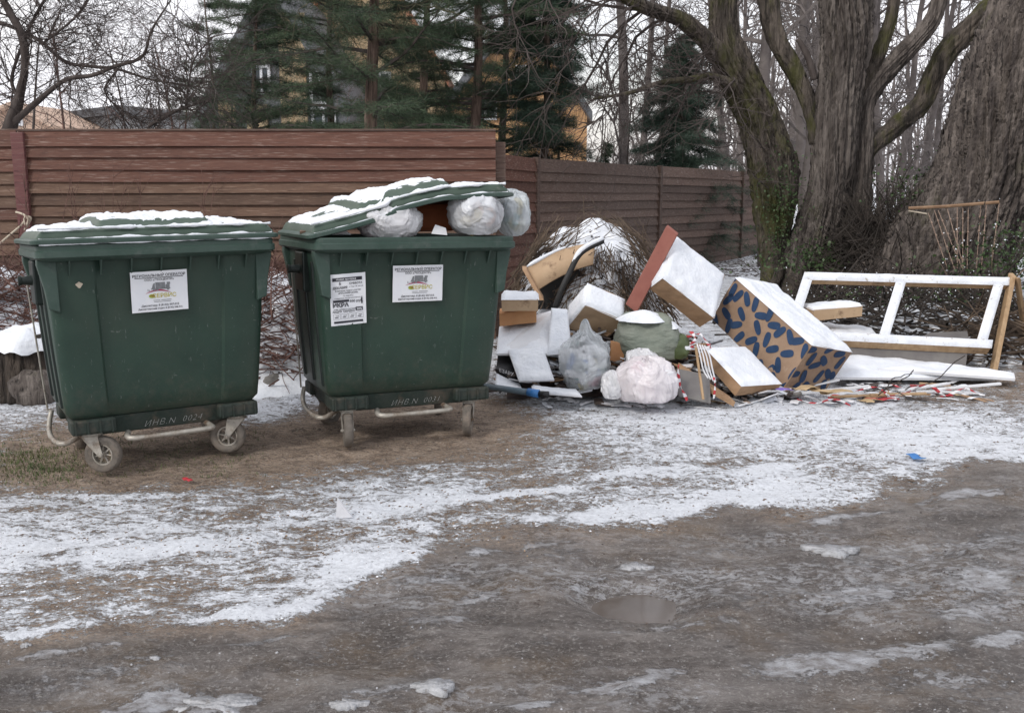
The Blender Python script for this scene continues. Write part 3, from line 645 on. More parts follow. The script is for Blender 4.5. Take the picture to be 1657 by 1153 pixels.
class Sheet:
    """flat sheet on a bin front found from where its corners sit; u right, v up, in metres"""
    def __init__(s, root, tl, tr, bl, off=.004):
        Mi = root.matrix_basis.inverted(); o = Mi @ Vector((0, 0, CAMH)); 
        ya, yb_ = front_y(1.05), front_y(.42)
        pl = Vector((0, ya+.012-off-.012, 1.05)); nrm = Vector((0, -(1.05-.42), -(ya-yb_)*-1)).normalized()
        nrm = Vector((0, 1.05-.42, -(ya-yb_))).normalized()
        def hit(p):
            d = Mi.to_3x3() @ ray(*p); t = (pl-o).dot(nrm)/d.dot(nrm); return o+d*t
        s.tl, s.tr, s.bl = hit(tl), hit(tr), hit(bl); s.n = nrm if nrm.y < 0 else -nrm
        s.U = s.tr-s.tl; s.W = s.U.length; s.Vv = s.tl-s.bl; s.H = s.Vv.length; s.u = s.U.normalized(); s.v = s.Vv.normalized(); s.root = root
    def P(s, a, b, k=0): return s.bl + s.u*a + s.v*b + s.n*(.0012*k)
    def sheet(s, name, m):
        mb = MB(); nn = 10
        for j in range(nn+1):
            for i in range(nn+1): mb.v.append(tuple(s.P(s.W*i/nn, s.H*j/nn, 0)+s.n*(.0012*math.sin(i*1.9+j)*(1 if j in (0, nn) or i in (0, nn) else .2))))
        for j in range(nn):
            for i in range(nn): a = j*(nn+1)+i; mb.f.append((a, a+1, a+nn+2, a+nn+1))
        s.o = mk(name, mb, m, s.root, local=True, smooth=True); return s.o
    def text(s, mb, txt, cx, cy, size, k=2, **kw):
        v, f = text_polys(txt, size, **kw); i0 = len(mb.v)
        for p in v: mb.v.append(tuple(s.P(cx+p[0], cy+p[1], k)))
        for q in f: mb.f.append(tuple(i0+x for x in q))
    def rect(s, mb, x0, y0, x1, y1, k=2): mb.quad(s.P(x0, y0, k), s.P(x1, y0, k), s.P(x1, y1, k), s.P(x0, y1, k))
def operator_sticker(root, tl, tr, bl):
    s = Sheet(root, tl, tr, bl); s.sheet('sticker', 'sticker'); W, H = s.W, s.H
    b = MB(); s.text(b, 'РЕГИОНАЛЬНЫЙ ОПЕРАТОР', W/2, H*.865, W*.066, offset=0.000245); s.rect(b, W*.07, H*.835, W*.93, H*.848)
    s.text(b, 'ООО «ЭКОЦЕНТР»', W/2, H*.765, W*.058, offset=0.000175)
    s.text(b, 'Диспетчер: 8 (8142) 507-015', W/2, H*.135, W*.052, offset=0.00021); s.text(b, 'Диспетчерский отдел: 8 (8142) 508-415', W/2, H*.06, W*.043, offset=0.00021)
    s.rect(b, W*.38, H*.275, W*.50, H*.285); s.rect(b, W*.52, H*.275, W*.70, H*.287); s.rect(b, W*.39, H*.235, W*.69, H*.244)
    mk('print', b, 'ink', s.o, local=True, kind='stuff')
    g = MB(); s.rect(g, W*.43, H*.57, W*.60, H*.72); s.rect(g, W*.61, H*.57, W*.68, H*.66); s.rect(g, W*.63, H*.66, W*.69, H*.715); s.rect(g, W*.35, H*.55, W*.69, H*.575)
    g.poly([s.P(W*.36, H*.575, 2), s.P(W*.42, H*.575, 2), s.P(W*.42, H*.71, 2), s.P(W*.39, H*.69, 2)])
    for cx_ in (.40, .46, .65): g.poly([s.P(W*cx_+W*.022*math.cos(a), H*.545+W*.022*math.sin(a), 3) for a in [k*math.pi/5 for k in range(10)]])
    for q in (0, .025, .05): s.rect(g, W*(.29+q), H*(.51), W*(.30+q), H*(.57-q))
    mk('truck_print', g, 'ink_grey', s.o, local=True)
    r = MB()
    for k in range(12):
        a, b_ = k/12, (k+1)/12; f = lambda t: H*(.455+.075*math.sin(math.pi*t)); th = lambda t: H*.018*math.sin(math.pi*t)+.0004
        r.quad(s.P(W*(.25+.45*a), f(a)-th(a), 2), s.P(W*(.25+.45*b_), f(b_)-th(b_), 2), s.P(W*(.25+.45*b_), f(b_)+th(b_), 2), s.P(W*(.25+.45*a), f(a)+th(a), 2))
    mk('arc_print', r, 'ink_red', s.o, local=True)
    y = MB(); s.text(y, 'СЕРВИС', W*.58, H*.345, W*.105, offset=0.00042); mk('service_print', y, 'ink_yellow', s.o, local=True)
    l = MB(); l.poly([s.P(W*.36+W*.055*math.cos(a), H*.39+W*.036*math.sin(a), 2) for a in [k*math.pi/8 for k in range(16)]]); lo_ = mk('leaf_print', l, 'ink_lime', s.o, local=True)
    e = MB(); s.text(e, 'эко', W*.365, H*.375, W*.052, k=3, offset=0.00021); mk('eco_print', e, 'ink_red', s.o, local=True)
CAST = [(R(-35), R(150), R(60), R(100)), (R(-100), R(-118), R(40), R(70))]
YAW = R(24)
bin1 = make_bin(0, (-2.05, 5.56, .0), .53, 'left green refuse container with its snow-covered lid shut', (-2.6, -.2))
bin2 = make_bin(1, (-.735, 6.08, .0), .415, 'green refuse container overfilled with bags, its snowy lid propped askew on them', (-1.8, .8))
operator_sticker(bin1, (210, 441), (302, 435), (214, 507)); operator_sticker(bin2, (636, 430), (717, 428), (635, 489))
ps = Sheet(bin2, (533, 445), (591, 440), (536, 528)); ps.sheet('poster', 'sticker'); W, H = ps.W, ps.H
b = MB(); ps.rect(b, W*.07, H*.865, W*.90, H*.93); ps.text(b, '6', W*.28, H*.79, W*.13, offset=0.00035); ps.text(b, 'ДЕКАБРЯ', W*.28, H*.715, W*.088, offset=0.00042); ps.text(b, 'СУББОТА', W*.72, H*.79, W*.078, offset=0.00035)
ps.text(b, 'с 9 до 18 часов', W*.73, H*.735, W*.055); ps.text(b, 'В ярмарке примут участие', W/2, H*.665, W*.055, offset=0.00014); ps.text(b, '«РУССКИЙ ДОМ»', W/2, H*.615, W*.065, offset=0.00021)
ps.text(b, 'по адресу', W/2, H*.565, W*.06); ps.text(b, 'г. Кондопога, Комсомольская ул. 27', W/2, H*.52, W*.046, offset=0.00014)
ps.text(b, 'ИКРА', W*.28, H*.36, W*.165, offset=0.00105); ps.rect(b, W*.07, H*.455, W*.52, H*.50); ps.text(b, '500 руб.', W*.73, H*.44, W*.10, offset=0.00035); ps.rect(b, W*.86, H*.40, W*.90, H*.52)
ps.text(b, 'рыба холодного копчения', W*.40, H*.305, W*.05, offset=0.00021); ps.text(b, 'АКЦИЯ  СКИДКА', W*.36, H*.255, W*.075, offset=0.00035); ps.rect(b, W*.70, H*.265, W*.90, H*.34)
for q in range(4):
    x0 = W*(.07+q*.215); x1 = x0+W*.19
    for (a, c_, d, e) in ((x0, H*.12, x1, H*.124), (x0, H*.225, x1, H*.229), (x0, H*.12, x0+.001, H*.229), (x1, H*.12, x1+.001, H*.229)): ps.rect(b, a, c_, d, e)
    ps.rect(b, x0+W*.04, H*.15, x1-W*.05, H*.165); ps.rect(b, x0+W*.06, H*.185, x1-W*.03, H*.195)
ps.rect(b, W*.08, H*.045, W*.90, H*.085)
mk('print', b, 'ink', ps.o, local=True, kind='stuff')
wv = MB(); ps.text(wv, 'Новая ярмарка', W*.45, H*.882, W*.075, k=4, offset=0.00021); ps.text(wv, '50%', W*.80, H*.28, W*.09, k=4, offset=0.00028); mk('white_print', wv, 'sticker', ps.o, local=True, kind='stuff')
for root, t in ((bin1, 'ИНВ.N  0024'), (bin2, 'ИНВ.N  0031')):
    v, f = text_polys(t, .048, shear=.35, spacing=1.15, offset=-.0012); mb = MB(); mb.v = [(p[0]+.03, -.352, .222+p[1]+p[0]*.02) for p in v]; mb.f = f
    # follow the slope of the skirt
    mb.v = [(x, -.300-(z-.208)/.066*.018-.003, z) for x, y, z in mb.v]; mk('inventory_number', mb, 'chalk', root, local=True)
# scuffs and a torn patch
pa = Sheet(bin1, (122, 457), (133, 456), (123, 466)); mb = MB(); mb.poly([pa.P(pa.W/2+pa.W*.5*math.cos(a)*(1+.25*math.sin(3*a)), pa.H/2+pa.H*.5*math.sin(a)*(1+.2*math.cos(4*a)), 1) for a in [k*math.pi/8 for k in range(16)]]); mk('paint_patch', mb, 'rope', bin1, local=True)

# ------------------------------------------------------------------ bags
def bag(name, label, c, r, m, rot=0, seed=0, knot=True, flat=.3, wr=.12, group=None, cat='bag', lean=(0, 0)):
    c = Vector(c); V = []; nu, nv = 72, 48; rx, ry, rz = r; cr, sr = math.cos(rot), math.sin(rot)
    for j in range(nv+1):
        ph = math.pi*j/nv
        for i in range(nu):
            th = 2*math.pi*i/nu
            d = Vector((math.sin(ph)*math.cos(th), math.sin(ph)*math.sin(th), math.cos(ph)))
            n1 = mnoise.noise(d*1.7+Vector((seed, seed*.7, 0)))
            top = max(0, d.z)**2
            w_ = Vector((d.x*2.2, d.y*2.2, d.z*2.2)) + mnoise.noise_vector(d*1.5+Vector((seed, 0, 0)))*.9
            c1 = 1-min(1, abs(mnoise.noise(w_+Vector((seed, 1, 2))))*3.4); c2 = 1-min(1, abs(mnoise.noise(w_*2.1+Vector((5, seed, 2))))*2.8)
            fold = 1-min(1, abs(mnoise.noise(Vector((math.cos(th)*3+seed, math.sin(th)*3, d.z*.8))))*2.6)
            k = 1+.13*n1+wr*(.42*c1**2+.20*c2**2-.2)+wr*.8*fold*top
            e = Vector((math.copysign(abs(d.x)**.85, d.x), math.copysign(abs(d.y)**.85, d.y), math.copysign(abs(d.z)**.9, d.z)))
            p = Vector((e.x*rx*k, e.y*ry*k, e.z*rz*k))
            if p.z < -rz*(1-flat): p.z = -rz*(1-flat)+(p.z+rz*(1-flat))*.15
            if knot and d.z > .93: p.z += (d.z-.93)*rz*7; p.x *= .6; p.y *= .6
            p.x += lean[0]*p.z; p.y += lean[1]*p.z
            V.append((c.x+p.x*cr-p.y*sr, c.y+p.x*sr+p.y*cr, c.z+p.z))
    F = []
    for j in range(nv):
        for i in range(nu): F.append((j*nu+i, (j+1)*nu+i, (j+1)*nu+(i+1) % nu, j*nu+(i+1) % nu))
    mb = MB(); mb.v = V; mb.f = F
    o = mk(name, mb, m, smooth=True)
    if m in CONT: fill_bag(o, c, r, CONT[m][0], CONT[m][1], int(seed))
    return tag(o, label, cat, group)
def film(m, a=.35, tr=.35):
    """thin plastic film: part of the light passes"""
    m = M[m]; N_ = m.node_tree.nodes; K_ = m.node_tree.links.new; b = N_['Principled BSDF']; out = N_['Material Output']
    t = N_.new('ShaderNodeBsdfTranslucent'); K_(b.inputs['Base Color'].links[0].from_socket, t.inputs[0]); s1 = N_.new('ShaderNodeMixShader'); s1.inputs[0].default_value = .30
    K_(b.outputs[0], s1.inputs[1]); K_(t.outputs[0], s1.inputs[2]); K_(s1.outputs[0], out.inputs[0])
def plastic(name, col, alpha, seed=0):
    """thin crinkled film: partly clear, partly milky, with gloss"""
    m = bpy.data.materials.new(name); m.use_nodes = True; N_ = m.node_tree.nodes; K_ = m.node_tree.links.new; b = N_['Principled BSDF']; out = N_['Material Output']
    b.inputs['Base Color'].default_value = (*col, 1); b.inputs['Roughness'].default_value = .22; b.inputs['Specular IOR Level'].default_value = .6
    t = N_.new('ShaderNodeTexCoord'); mp_ = N_.new('ShaderNodeMapping'); mp_.inputs['Scale'].default_value = (1, 1, .6); mp_.inputs['Location'].default_value = (seed, 0, seed); K_(t.outputs['Object'], mp_.inputs[0])
    n = N_.new('ShaderNodeTexNoise'); n.inputs['Scale'].default_value = 5; n.inputs['Detail'].default_value = 3; n.inputs['Distortion'].default_value = 1.8; bpv = 1; K_(mp_.outputs[0], n.inputs['Vector'])
    n2 = N_.new('ShaderNodeTexNoise'); n2.inputs['Scale'].default_value = 5; n2.inputs['Detail'].default_value = 4; n2.inputs['Distortion'].default_value = 1.5; K_(mp_.outputs[0], n2.inputs['Vector'])
    bp = N_.new('ShaderNodeBump'); bp.invert = True; bp.inputs['Strength'].default_value = 1.0; bp.inputs['Distance'].default_value = .06; ab = N_.new('ShaderNodeMath'); ab.operation = 'SUBTRACT'; ab.inputs[1].default_value = .5; K_(n.outputs[0], ab.inputs[0]); ac = N_.new('ShaderNodeMath'); ac.operation = 'ABSOLUTE'; K_(ab.outputs[0], ac.inputs[0]); K_(ac.outputs[0], bp.inputs['Height']); K_(bp.outputs[0], b.inputs['Normal'])
    tl = N_.new('ShaderNodeBsdfTranslucent'); tl.inputs[0].default_value = (*col, 1); s1 = N_.new('ShaderNodeMixShader'); s1.inputs[0].default_value = .28
    K_(b.outputs[0], s1.inputs[1]); K_(tl.outputs[0], s1.inputs[2])
    tr = N_.new('ShaderNodeBsdfTransparent'); s2 = N_.new('ShaderNodeMixShader'); r = ramp(N_, [(.36, (max(0, alpha-.22),)*3), (.62, (min(1, alpha+.22),)*3)]); K_(n2.outputs[0], r.inputs[0]); K_(r.outputs[0], s2.inputs[0])
    K_(tr.outputs[0], s2.inputs[1]); K_(s1.outputs[0], s2.inputs[2]); K_(s2.outputs[0], out.inputs[0]); return m
M['bag_white'] = plastic('bag_white', (.90, .90, .92), .95); M['bag_pink'] = plastic('bag_pink', (.90, .86, .88), .93, 2); M['bag_food'] = plastic('bag_food', (.86, .88, .92), .72, 4)
M['bag_grey'] = plastic('bag_grey', (.70, .75, .78), .62, 6); M['bag_clear'] = plastic('bag_clear', (.80, .84, .86), .50, 8)
STUFF = {}
for nm, c_ in (('white', (.75, .75, .77)), ('pink', (.62, .25, .32)), ('teal', (.12, .34, .32)), ('black', (.03, .03, .035)), ('orange', (.62, .24, .08)), ('brown', (.20, .11, .06)), ('yellow', (.55, .45, .20)), ('blue', (.12, .2, .42)), ('grey', (.25, .27, .28))):
    STUFF[nm] = mat('waste_'+nm, c_, tuple(x*.8 for x in c_), .5, 12, .3)
def fill_bag(o, c, r, cols, n, seed, size=.4):
    """crumpled pieces of rubbish seen through the film; one part per colour"""
    rg_ = random.Random(seed); c = Vector(c)
    for ci in sorted(set(cols)):
        mb = MB()
        for k in range(max(1, n*cols.count(ci)//len(cols))):
            d = rnd_d(rg_); rad_ = rg_.random()**.4*.62; p = Vector((d.x*r[0]*rad_, d.y*r[1]*rad_, d.z*r[2]*rad_)); s_ = min(r)*size*rg_.uniform(.5, 1.1); b0 = len(mb.v); q = [rg_.uniform(.5, 1.4) for _ in range(3)]; nu, nv = 10, 6
            for j in range(nv+1):
                for i in range(nu):
                    th, ph = 2*math.pi*i/nu, math.pi*j/nv; e = Vector((math.sin(ph)*math.cos(th)*q[0], math.sin(ph)*math.sin(th)*q[1], math.cos(ph)*q[2])); mb.v.append(tuple(c+p+e*s_*(1+.35*mnoise.noise(e*2+p*30))))
            for j in range(nv):
                for i in range(nu): mb.f.append((b0+j*nu+i, b0+(j+1)*nu+i, b0+(j+1)*nu+(i+1) % nu, b0+j*nu+(i+1) % nu))
        mk('contents', mb, STUFF[ci], o, kind='stuff')
def rnd_d(g):
    v = Vector((g.gauss(0, 1), g.gauss(0, 1), g.gauss(0, 1))); return v.normalized()
CONT = {'bag_white': (['white', 'white', 'white', 'pink', 'grey'], 26), 'bag_pink': (['pink', 'white', 'white', 'white'], 30), 'bag_food': (['white', 'white', 'orange', 'yellow', 'grey'], 26), 'bag_grey': (['grey', 'white', 'yellow', 'teal'], 24),
        'bag_clear': (['white', 'pink', 'teal', 'black', 'black', 'grey', 'yellow', 'blue', 'white'], 60)}
bag('plastic_bag', 'milky white bag bulging over the container rim left of the middle', at(630, 358, 5.74), (.185, .19, .105), 'bag_white', seed=3, rot=.3, knot=False, flat=.1)
bag('plastic_bag', 'round white bag with orange peel showing, under the raised right corner of the lid', at(768, 346, 5.90), (.165, .19, .13), 'bag_food', seed=9, rot=.3, knot=False, flat=.1)
bag('plastic_bag', 'greyish see-through bag hanging over the right end of the container', at(830, 346, 6.16), (.095, .20, .14), 'bag_grey', seed=14, rot=.3, knot=False, flat=.05)
mb = MB(); o_ = at(668, 376, 5.98); mb.hexa(o_, (.26, .11, 0), (-.05, .20, .02), (.0, .02, .17)); tag(mk('cushion', mb, 'rust', bevel=.03), 'rust brown cushion stuffed between two white bags in the container', 'cushion')
mb = MB(); o_ = at(698, 378, 5.72); mb.poly([o_, o_+Vector((.09, .03, -.01)), o_+Vector((.08, .05, .03)), o_+Vector((.02, .04, .05))]); e = mk('paper_sheet', mb, 'paper'); e.modifiers.new('s', 'SOLIDIFY').thickness = .004; tag(e, 'white paper corner poking out between the bags above the rim', 'paper')
mb = MB(); o_ = at(485, 378, 5.60); mb.hexa(o_, (.30, .13, .03), (-.04, .2, 0), (0, 0, .012)); tag(mk('carton_sheet', mb, 'card_dark'), 'dark flattened carton lying in the left end of the open container', 'cardboard')
mb = MB(); o_ = at(527, 379, 5.50); mb.quad(o_, o_+Vector((.13, .06, -.004)), o_+Vector((.08, .08, .035)), o_+Vector((.005, .03, .050))); e = mk('paper_sheet', mb, 'bag_grey'); e.modifiers.new('s', 'SOLIDIFY').thickness = .004; tag(e, 'pale bluish leaflet at the left end of the open container', 'paper')
fill = MB()
for j in range(13):
    for i in range(25): x = -.50+1.0*i/24; y = -.40+.8*j/12; fill.v.append(tuple(bin2.matrix_basis @ Vector((x, y, 1.10+.05*fb((x*4, y*4, 1), 4)+.05*x))))
for j in range(12):
    for i in range(24): a = j*25+i; fill.f.append((a, a+1, a+26, a+25))
tag(mk('rubbish', fill, 'scrap_dark', smooth=True), 'dark mixed rubbish filling the open container', 'rubbish', kind='stuff')

# ------------------------------------------------------------------ boxes of the heap
def newton_box(P, pa, pb, pc, Y, g=(1, 1, 1)):
    """corner pixel + three neighbour pixels of a rectangular box -> edge vectors that are square to each other"""
    P0 = at(*P, Y); rs = [ray(*q) for q in (pa, pb, pc)]; cam0 = Vector((0, 0, CAMH))
    s = [Y/r.y + .15*gg for r, gg in zip(rs, g)]
    for it in range(60):
        def Fv(s):
            E = [cam0+r*t-P0 for r, t in zip(rs, s)]; return np.array([E[0].dot(E[1]), E[0].dot(E[2]), E[1].dot(E[2])])
        f0 = Fv(s); J = np.zeros((3, 3))
        for k in range(3): s2 = list(s); s2[k] += 1e-4; J[:, k] = (Fv(s2)-f0)/1e-4
        try: d = np.linalg.solve(J, f0)
        except Exception: break
        d = np.clip(d, -.1, .1); s = [a-b_ for a, b_ in zip(s, d)]
    return P0, [cam0+r*t-P0 for r, t in zip(rs, s)]
def slab_snow(o, u, v, n, th, parent, name='snow_cap', over=.004, seed=0, m='snow', ins=0.0, cut=-1.0):
    """snow lying on a flat face: origin o, edges u, v, outward normal n"""
    o, u, v = Vector(o), Vector(u), Vector(v); n = Vector(n).normalized(); nu = max(8, int(u.length/.018)); nv = max(6, int(v.length/.018)); nu = min(nu, 90); nv = min(nv, 60)
    mb = MB(); lu, lv = u.length, v.length
    for j in range(nv+1):
        for i in range(nu+1):
            a = i/nu; b_ = j/nv; e = min(a*lu, (1-a)*lu, b_*lv, (1-b_)*lv); q = o+u*a+v*b_
            k = min(1, e/(th*1.3)); k = math.sqrt(max(0, 1-(1-k)**2))
            nn = fb(q*1.0+Vector((seed, 0, 0)), 4, 7)
            h = (th*(.85+.5*nn))*k - .003*(1-k)
            if nn < cut: h = -.004
            ex = (a-.5)*2; ey = (b_-.5)*2
            q = q + u.normalized()*over*ex*(1-k) + v.normalized()*over*ey*(1-k)
            mb.v.append(tuple(q+n*h))
    for j in range(nv):
        for i in range(nu): a = j*(nu+1)+i; mb.f.append((a, a+1, a+nu+2, a+nu+1))
    if u.cross(v).dot(n) < 0: mb.f = [f[::-1] for f in mb.f]
    return mk(name, mb, m, parent, smooth=True)
def carton(name, label, cat, P0, E, m, snow_faces=(), th=.02, tape=True, seed=0, sm='snow', cut=-1):
    o = P0; a, b_, c_ = E; lo = min((o, o+a, o+b_, o+c_, o+a+b_, o+a+c_, o+b_+c_, o+a+b_+c_), key=lambda p: p.z)
    root = thing(name, label, cat, (o+(a+b_+c_)/2).to_tuple()[:2]+(lo.z,))
    mb = MB(); cn = o+(a+b_+c_)/2; nn_ = 10
    for (p0, u, v) in ((o, a, b_), (o+c_, a, b_), (o, b_, c_), (o+a, b_, c_), (o, a, c_), (o+b_, a, c_)):
        i0 = len(mb.v); fl = u.cross(v).dot(p0+(u+v)/2-cn) < 0
        for j in range(nn_+1):
            for i in range(nn_+1):
                p = p0+u*(i/nn_)+v*(j/nn_); nv_ = mnoise.noise_vector(p*5+Vector((seed, 0, 0))); rr_ = (p-cn).normalized()
                mb.v.append(tuple(p+nv_*.007-rr_*.006*max(0, mnoise.noise(p*14))))
        for j in range(nn_):
            for i in range(nn_): q = i0+j*(nn_+1)+i; f_ = (q, q+1, q+nn_+2, q+nn_+1); mb.f.append(f_[::-1] if fl else f_)
    body = mk('box_body', mb, m, root)
    cen = o+(a+b_+c_)/2
    for (i, j) in snow_faces:
        u, v = E[i], E[j]; n = u.cross(v).normalized()
        if (o+(u+v)/2-cen).dot(n) < 0: n = -n
        slab_snow(o, u, v, n, th, body, seed=seed, m=sm, cut=cut)
    return root, body, cen
P0, E = newton_box((1314, 558), (1190, 449), (1379, 569), (1268, 628), 6.95)
pbx, pbody, cen = carton('patterned_box', 'big kraft carton printed with dark blue petals, leaning with snow on its upper side', 'box', P0, E, 'card_dull', ((0, 1),), .028, seed=4)
def petals(o, u, v, cen, parent, seed, sx=1.0):
    rg = random.Random(seed); n = u.cross(v).normalized()
    if (o+(u+v)/2-cen).dot(n) < 0: n = -n
    lu, lv = u.length, v.length; U, Vv = u.normalized(), v.normalized(); mb = MB(); st = .172
    for j in range(-1, int(lv/st)+2):
        for i in range(-1, int(lu/st)+2):
            cx_ = (i+.5*(j % 2)+.35)*st+rg.uniform(-.012, .012); cy_ = (j+.4)*st*.92+rg.uniform(-.012, .012); a0 = rg.uniform(0, 6.28)
            for s in (-1, 1):
                a = a0+s*(.66+.14*math.sin(i*3+j)); ca_, sa_ = math.cos(a), math.sin(a); pts = []
                for k in range(18):
                    t = 2*math.pi*k/18; x = .070+.060*math.copysign(abs(math.cos(t))**.75, math.cos(t)); y = .028*math.copysign(abs(math.sin(t))**.75, math.sin(t))*(1+.12*math.cos(t)); y += s*.010
                    pts.append((cx_-.045*math.cos(a0)+x*ca_-y*sa_, cy_-.045*math.sin(a0)+x*sa_+y*ca_))
                # clip the petal to the face
                cl = pts
                for (ax, lim, sg) in ((0, .006, 1), (0, lu-.006, -1), (1, .006, 1), (1, lv-.006, -1)):
                    out = []
                    for q in range(len(cl)):
                        p, p2 = cl[q], cl[(q+1) % len(cl)]; i1, i2 = (p[ax]-lim)*sg >= 0, (p2[ax]-lim)*sg >= 0
                        if i1: out.append(p)
                        if i1 != i2:
                            t = (lim-p[ax])/(p2[ax]-p[ax]); out.append((p[0]+(p2[0]-p[0])*t, p[1]+(p2[1]-p[1])*t))
                    cl = out
                    if len(cl) < 3: break
                if len(cl) >= 3: mb.poly([o+U*p[0]+Vv*p[1]+n*(.0022+.0006*(s+1)) for p in cl])
    mk('petal_print', mb, 'blue_print', parent, kind='stuff')
petals(P0, E[0], E[2], cen, pbody, 5); petals(P0, E[1], E[2], cen, pbody, 8)
P0, E = newton_box((1072, 449), (1156, 514), (1092, 381), (1050, 466), 7.25)
carton('cardboard_box', 'tilted brown carton with a thick sheet of snow over its face, beside the red plank', 'box', P0, E, 'card', ((0, 1), (1, 2)), .022, seed=9)
P0, E = newton_box((947, 493), (1008, 519), (951, 458), (917, 530), 7.15)
carton('cardboard_box', 'small brown carton with foil-grey snowy sides, in the middle of the heap', 'box', P0, E, 'card_pale', ((0, 1), (1, 2)), .016, seed=12)
P0 = at(812, 503, 7.2); carton('cardboard_box', 'flat pale brown carton capped with snow right beside the overfilled container', 'box', P0, [Vector((.27, 0, 0)), Vector((.0, .20, .02)), Vector((0, 0, .085))], 'card_pale')
oo = at(812, 503, 7.2)+Vector((0, 0, .085)); bx = [o for o in bpy.data.objects if o.name.startswith('box_body')][-1]
slab_snow(oo, (.27, 0, 0), (-.0, .20, .02), (0, 0, 1), .03, bx, seed=2)
P0 = at(808, 528, 7.28); carton('cardboard_box', 'orange-brown open carton squashed below the flat snowy carton', 'box', P0, [Vector((.28, .02, .03)), Vector((0, .25, 0)), Vector((0, .0, .10))], 'card_or')
P0, E = newton_box((1200, 624), (1141, 562), (1265, 620), (1190, 640), 6.7, (1, .5, -.2))
carton('drawer_box', 'low narrow wooden drawer lying in front of the patterned box under a sheet of snow', 'drawer', P0, E, 'card', ((0, 1),), .016, seed=21)
P0 = at(1316, 519, 8.1); rt, bd, cn = carton('cardboard_box', 'flat yellowish carton with snow on top seen inside the wooden frame', 'box', P0, [Vector((.42, .05, .03)), Vector((-.05, .22, .01)), Vector((0, 0, .09))], 'card_pale')
slab_snow(P0+Vector((0, 0, .09)), (.42, .05, .03), (-.05, .22, .01), (0, 0, 1), .03, bd, seed=5)
# red plank standing against the tilted carton
A, B2 = at(1012, 492, 7.25), at(1078, 366, 7.45); pl = MB(); pl.hexa(A, B2-A, at(1030, 506, 7.25)-A, Vector((.02, .05, .01)))
tag(mk('red_plank', pl, 'red_wood', bevel=.004), 'red-brown painted plank standing up out of the heap', 'plank')
# curved torn carton under the brush
tp = MB(); n = 14
for i in range(n+1):
    t = i/n; p = at(853+110*t, 432-34*math.sin(t*1.7)-4*t, 7.9+.15*t); q = at(868+92*t, 470-42*t-6*math.sin(t*3), 7.75+.15*t); tp.v += [tuple(p), tuple(q)]
for i in range(n): a = i*2; tp.f.append((a, a+1, a+3, a+2))
rt = thing('torn_carton', 'curved torn brown carton with a snowy upper edge under the brushwood', 'cardboard', at(900, 470, 7.85))
e = mk('card_wall', tp, 'card_pale', rt, smooth=True); e.modifiers.new('s', 'SOLIDIFY').thickness = .012
st = MB(); pts = [at(853+62*i/20, 432-34*math.sin(i/20*.96)-3*i/20-1, 7.9+.1*i/20) for i in range(21)]
st.tube(pts, [.022*math.sin(math.pi*min(1, (i+1)/8))*(.8+.4*fb((i*.4, 1, 2), 3)) if i < 4 else .020*(1-.5*i/20) for i in range(21)], 8); mk('edge_snow', st, 'snow', rt, smooth=True)
s2 = MB(); s2.hexa(at(845, 436, 7.8), at(873, 486, 7.65)-at(845, 436, 7.8), (.035, 0, 0), (0, .1, .02)); mk('card_side', s2, 'card', rt, bevel=.004)
dk = MB()  # black sheet added to stand for the dark of the hollow
for i in range(9):
    for j in range(7):
        p = at(858+118*i/8, 500-70*j/6*math.sin(math.pi*(i+1)/10), 8.0+.05*fb((i, j, 0), 2)); dk.v.append(tuple(p))
for i in range(8):
    for j in range(6): a = i*7+j; dk.f.append((a, a+1, a+8, a+7))
e = mk('hollow_shade', dk, 'black'); e.modifiers.new('s', 'SOLIDIFY').thickness = .01; tag(e, 'black sheet put in for the shade of the hollow under the torn carton', 'hollow_shade')
# dark bent strap / stick across it
bs = MB(); pp = [(897, 500, 7.55), (908, 470, 7.55), (922, 440, 7.57), (935, 415, 7.6), (950, 402, 7.65), (975, 390, 7.75)]
bs.tube([tuple(p) for p in interp([tuple(at(*q)) for q in pp], 5)], .022, 8); root = thing('black_hose', 'thick black hose bent over the torn carton, snow along its top', 'hose', at(900, 500, 7.55))
mk('hose_body', bs, 'black', root, smooth=True)
bs = MB(); bs.tube([tuple(Vector(p)+Vector((0, 0, .02))) for p in interp([tuple(at(*q)) for q in pp[2:]], 8)], [.006+.014*min(1, i/8) for i in range(25)], 8); mk('hose_snow', bs, 'snow', root, smooth=True)
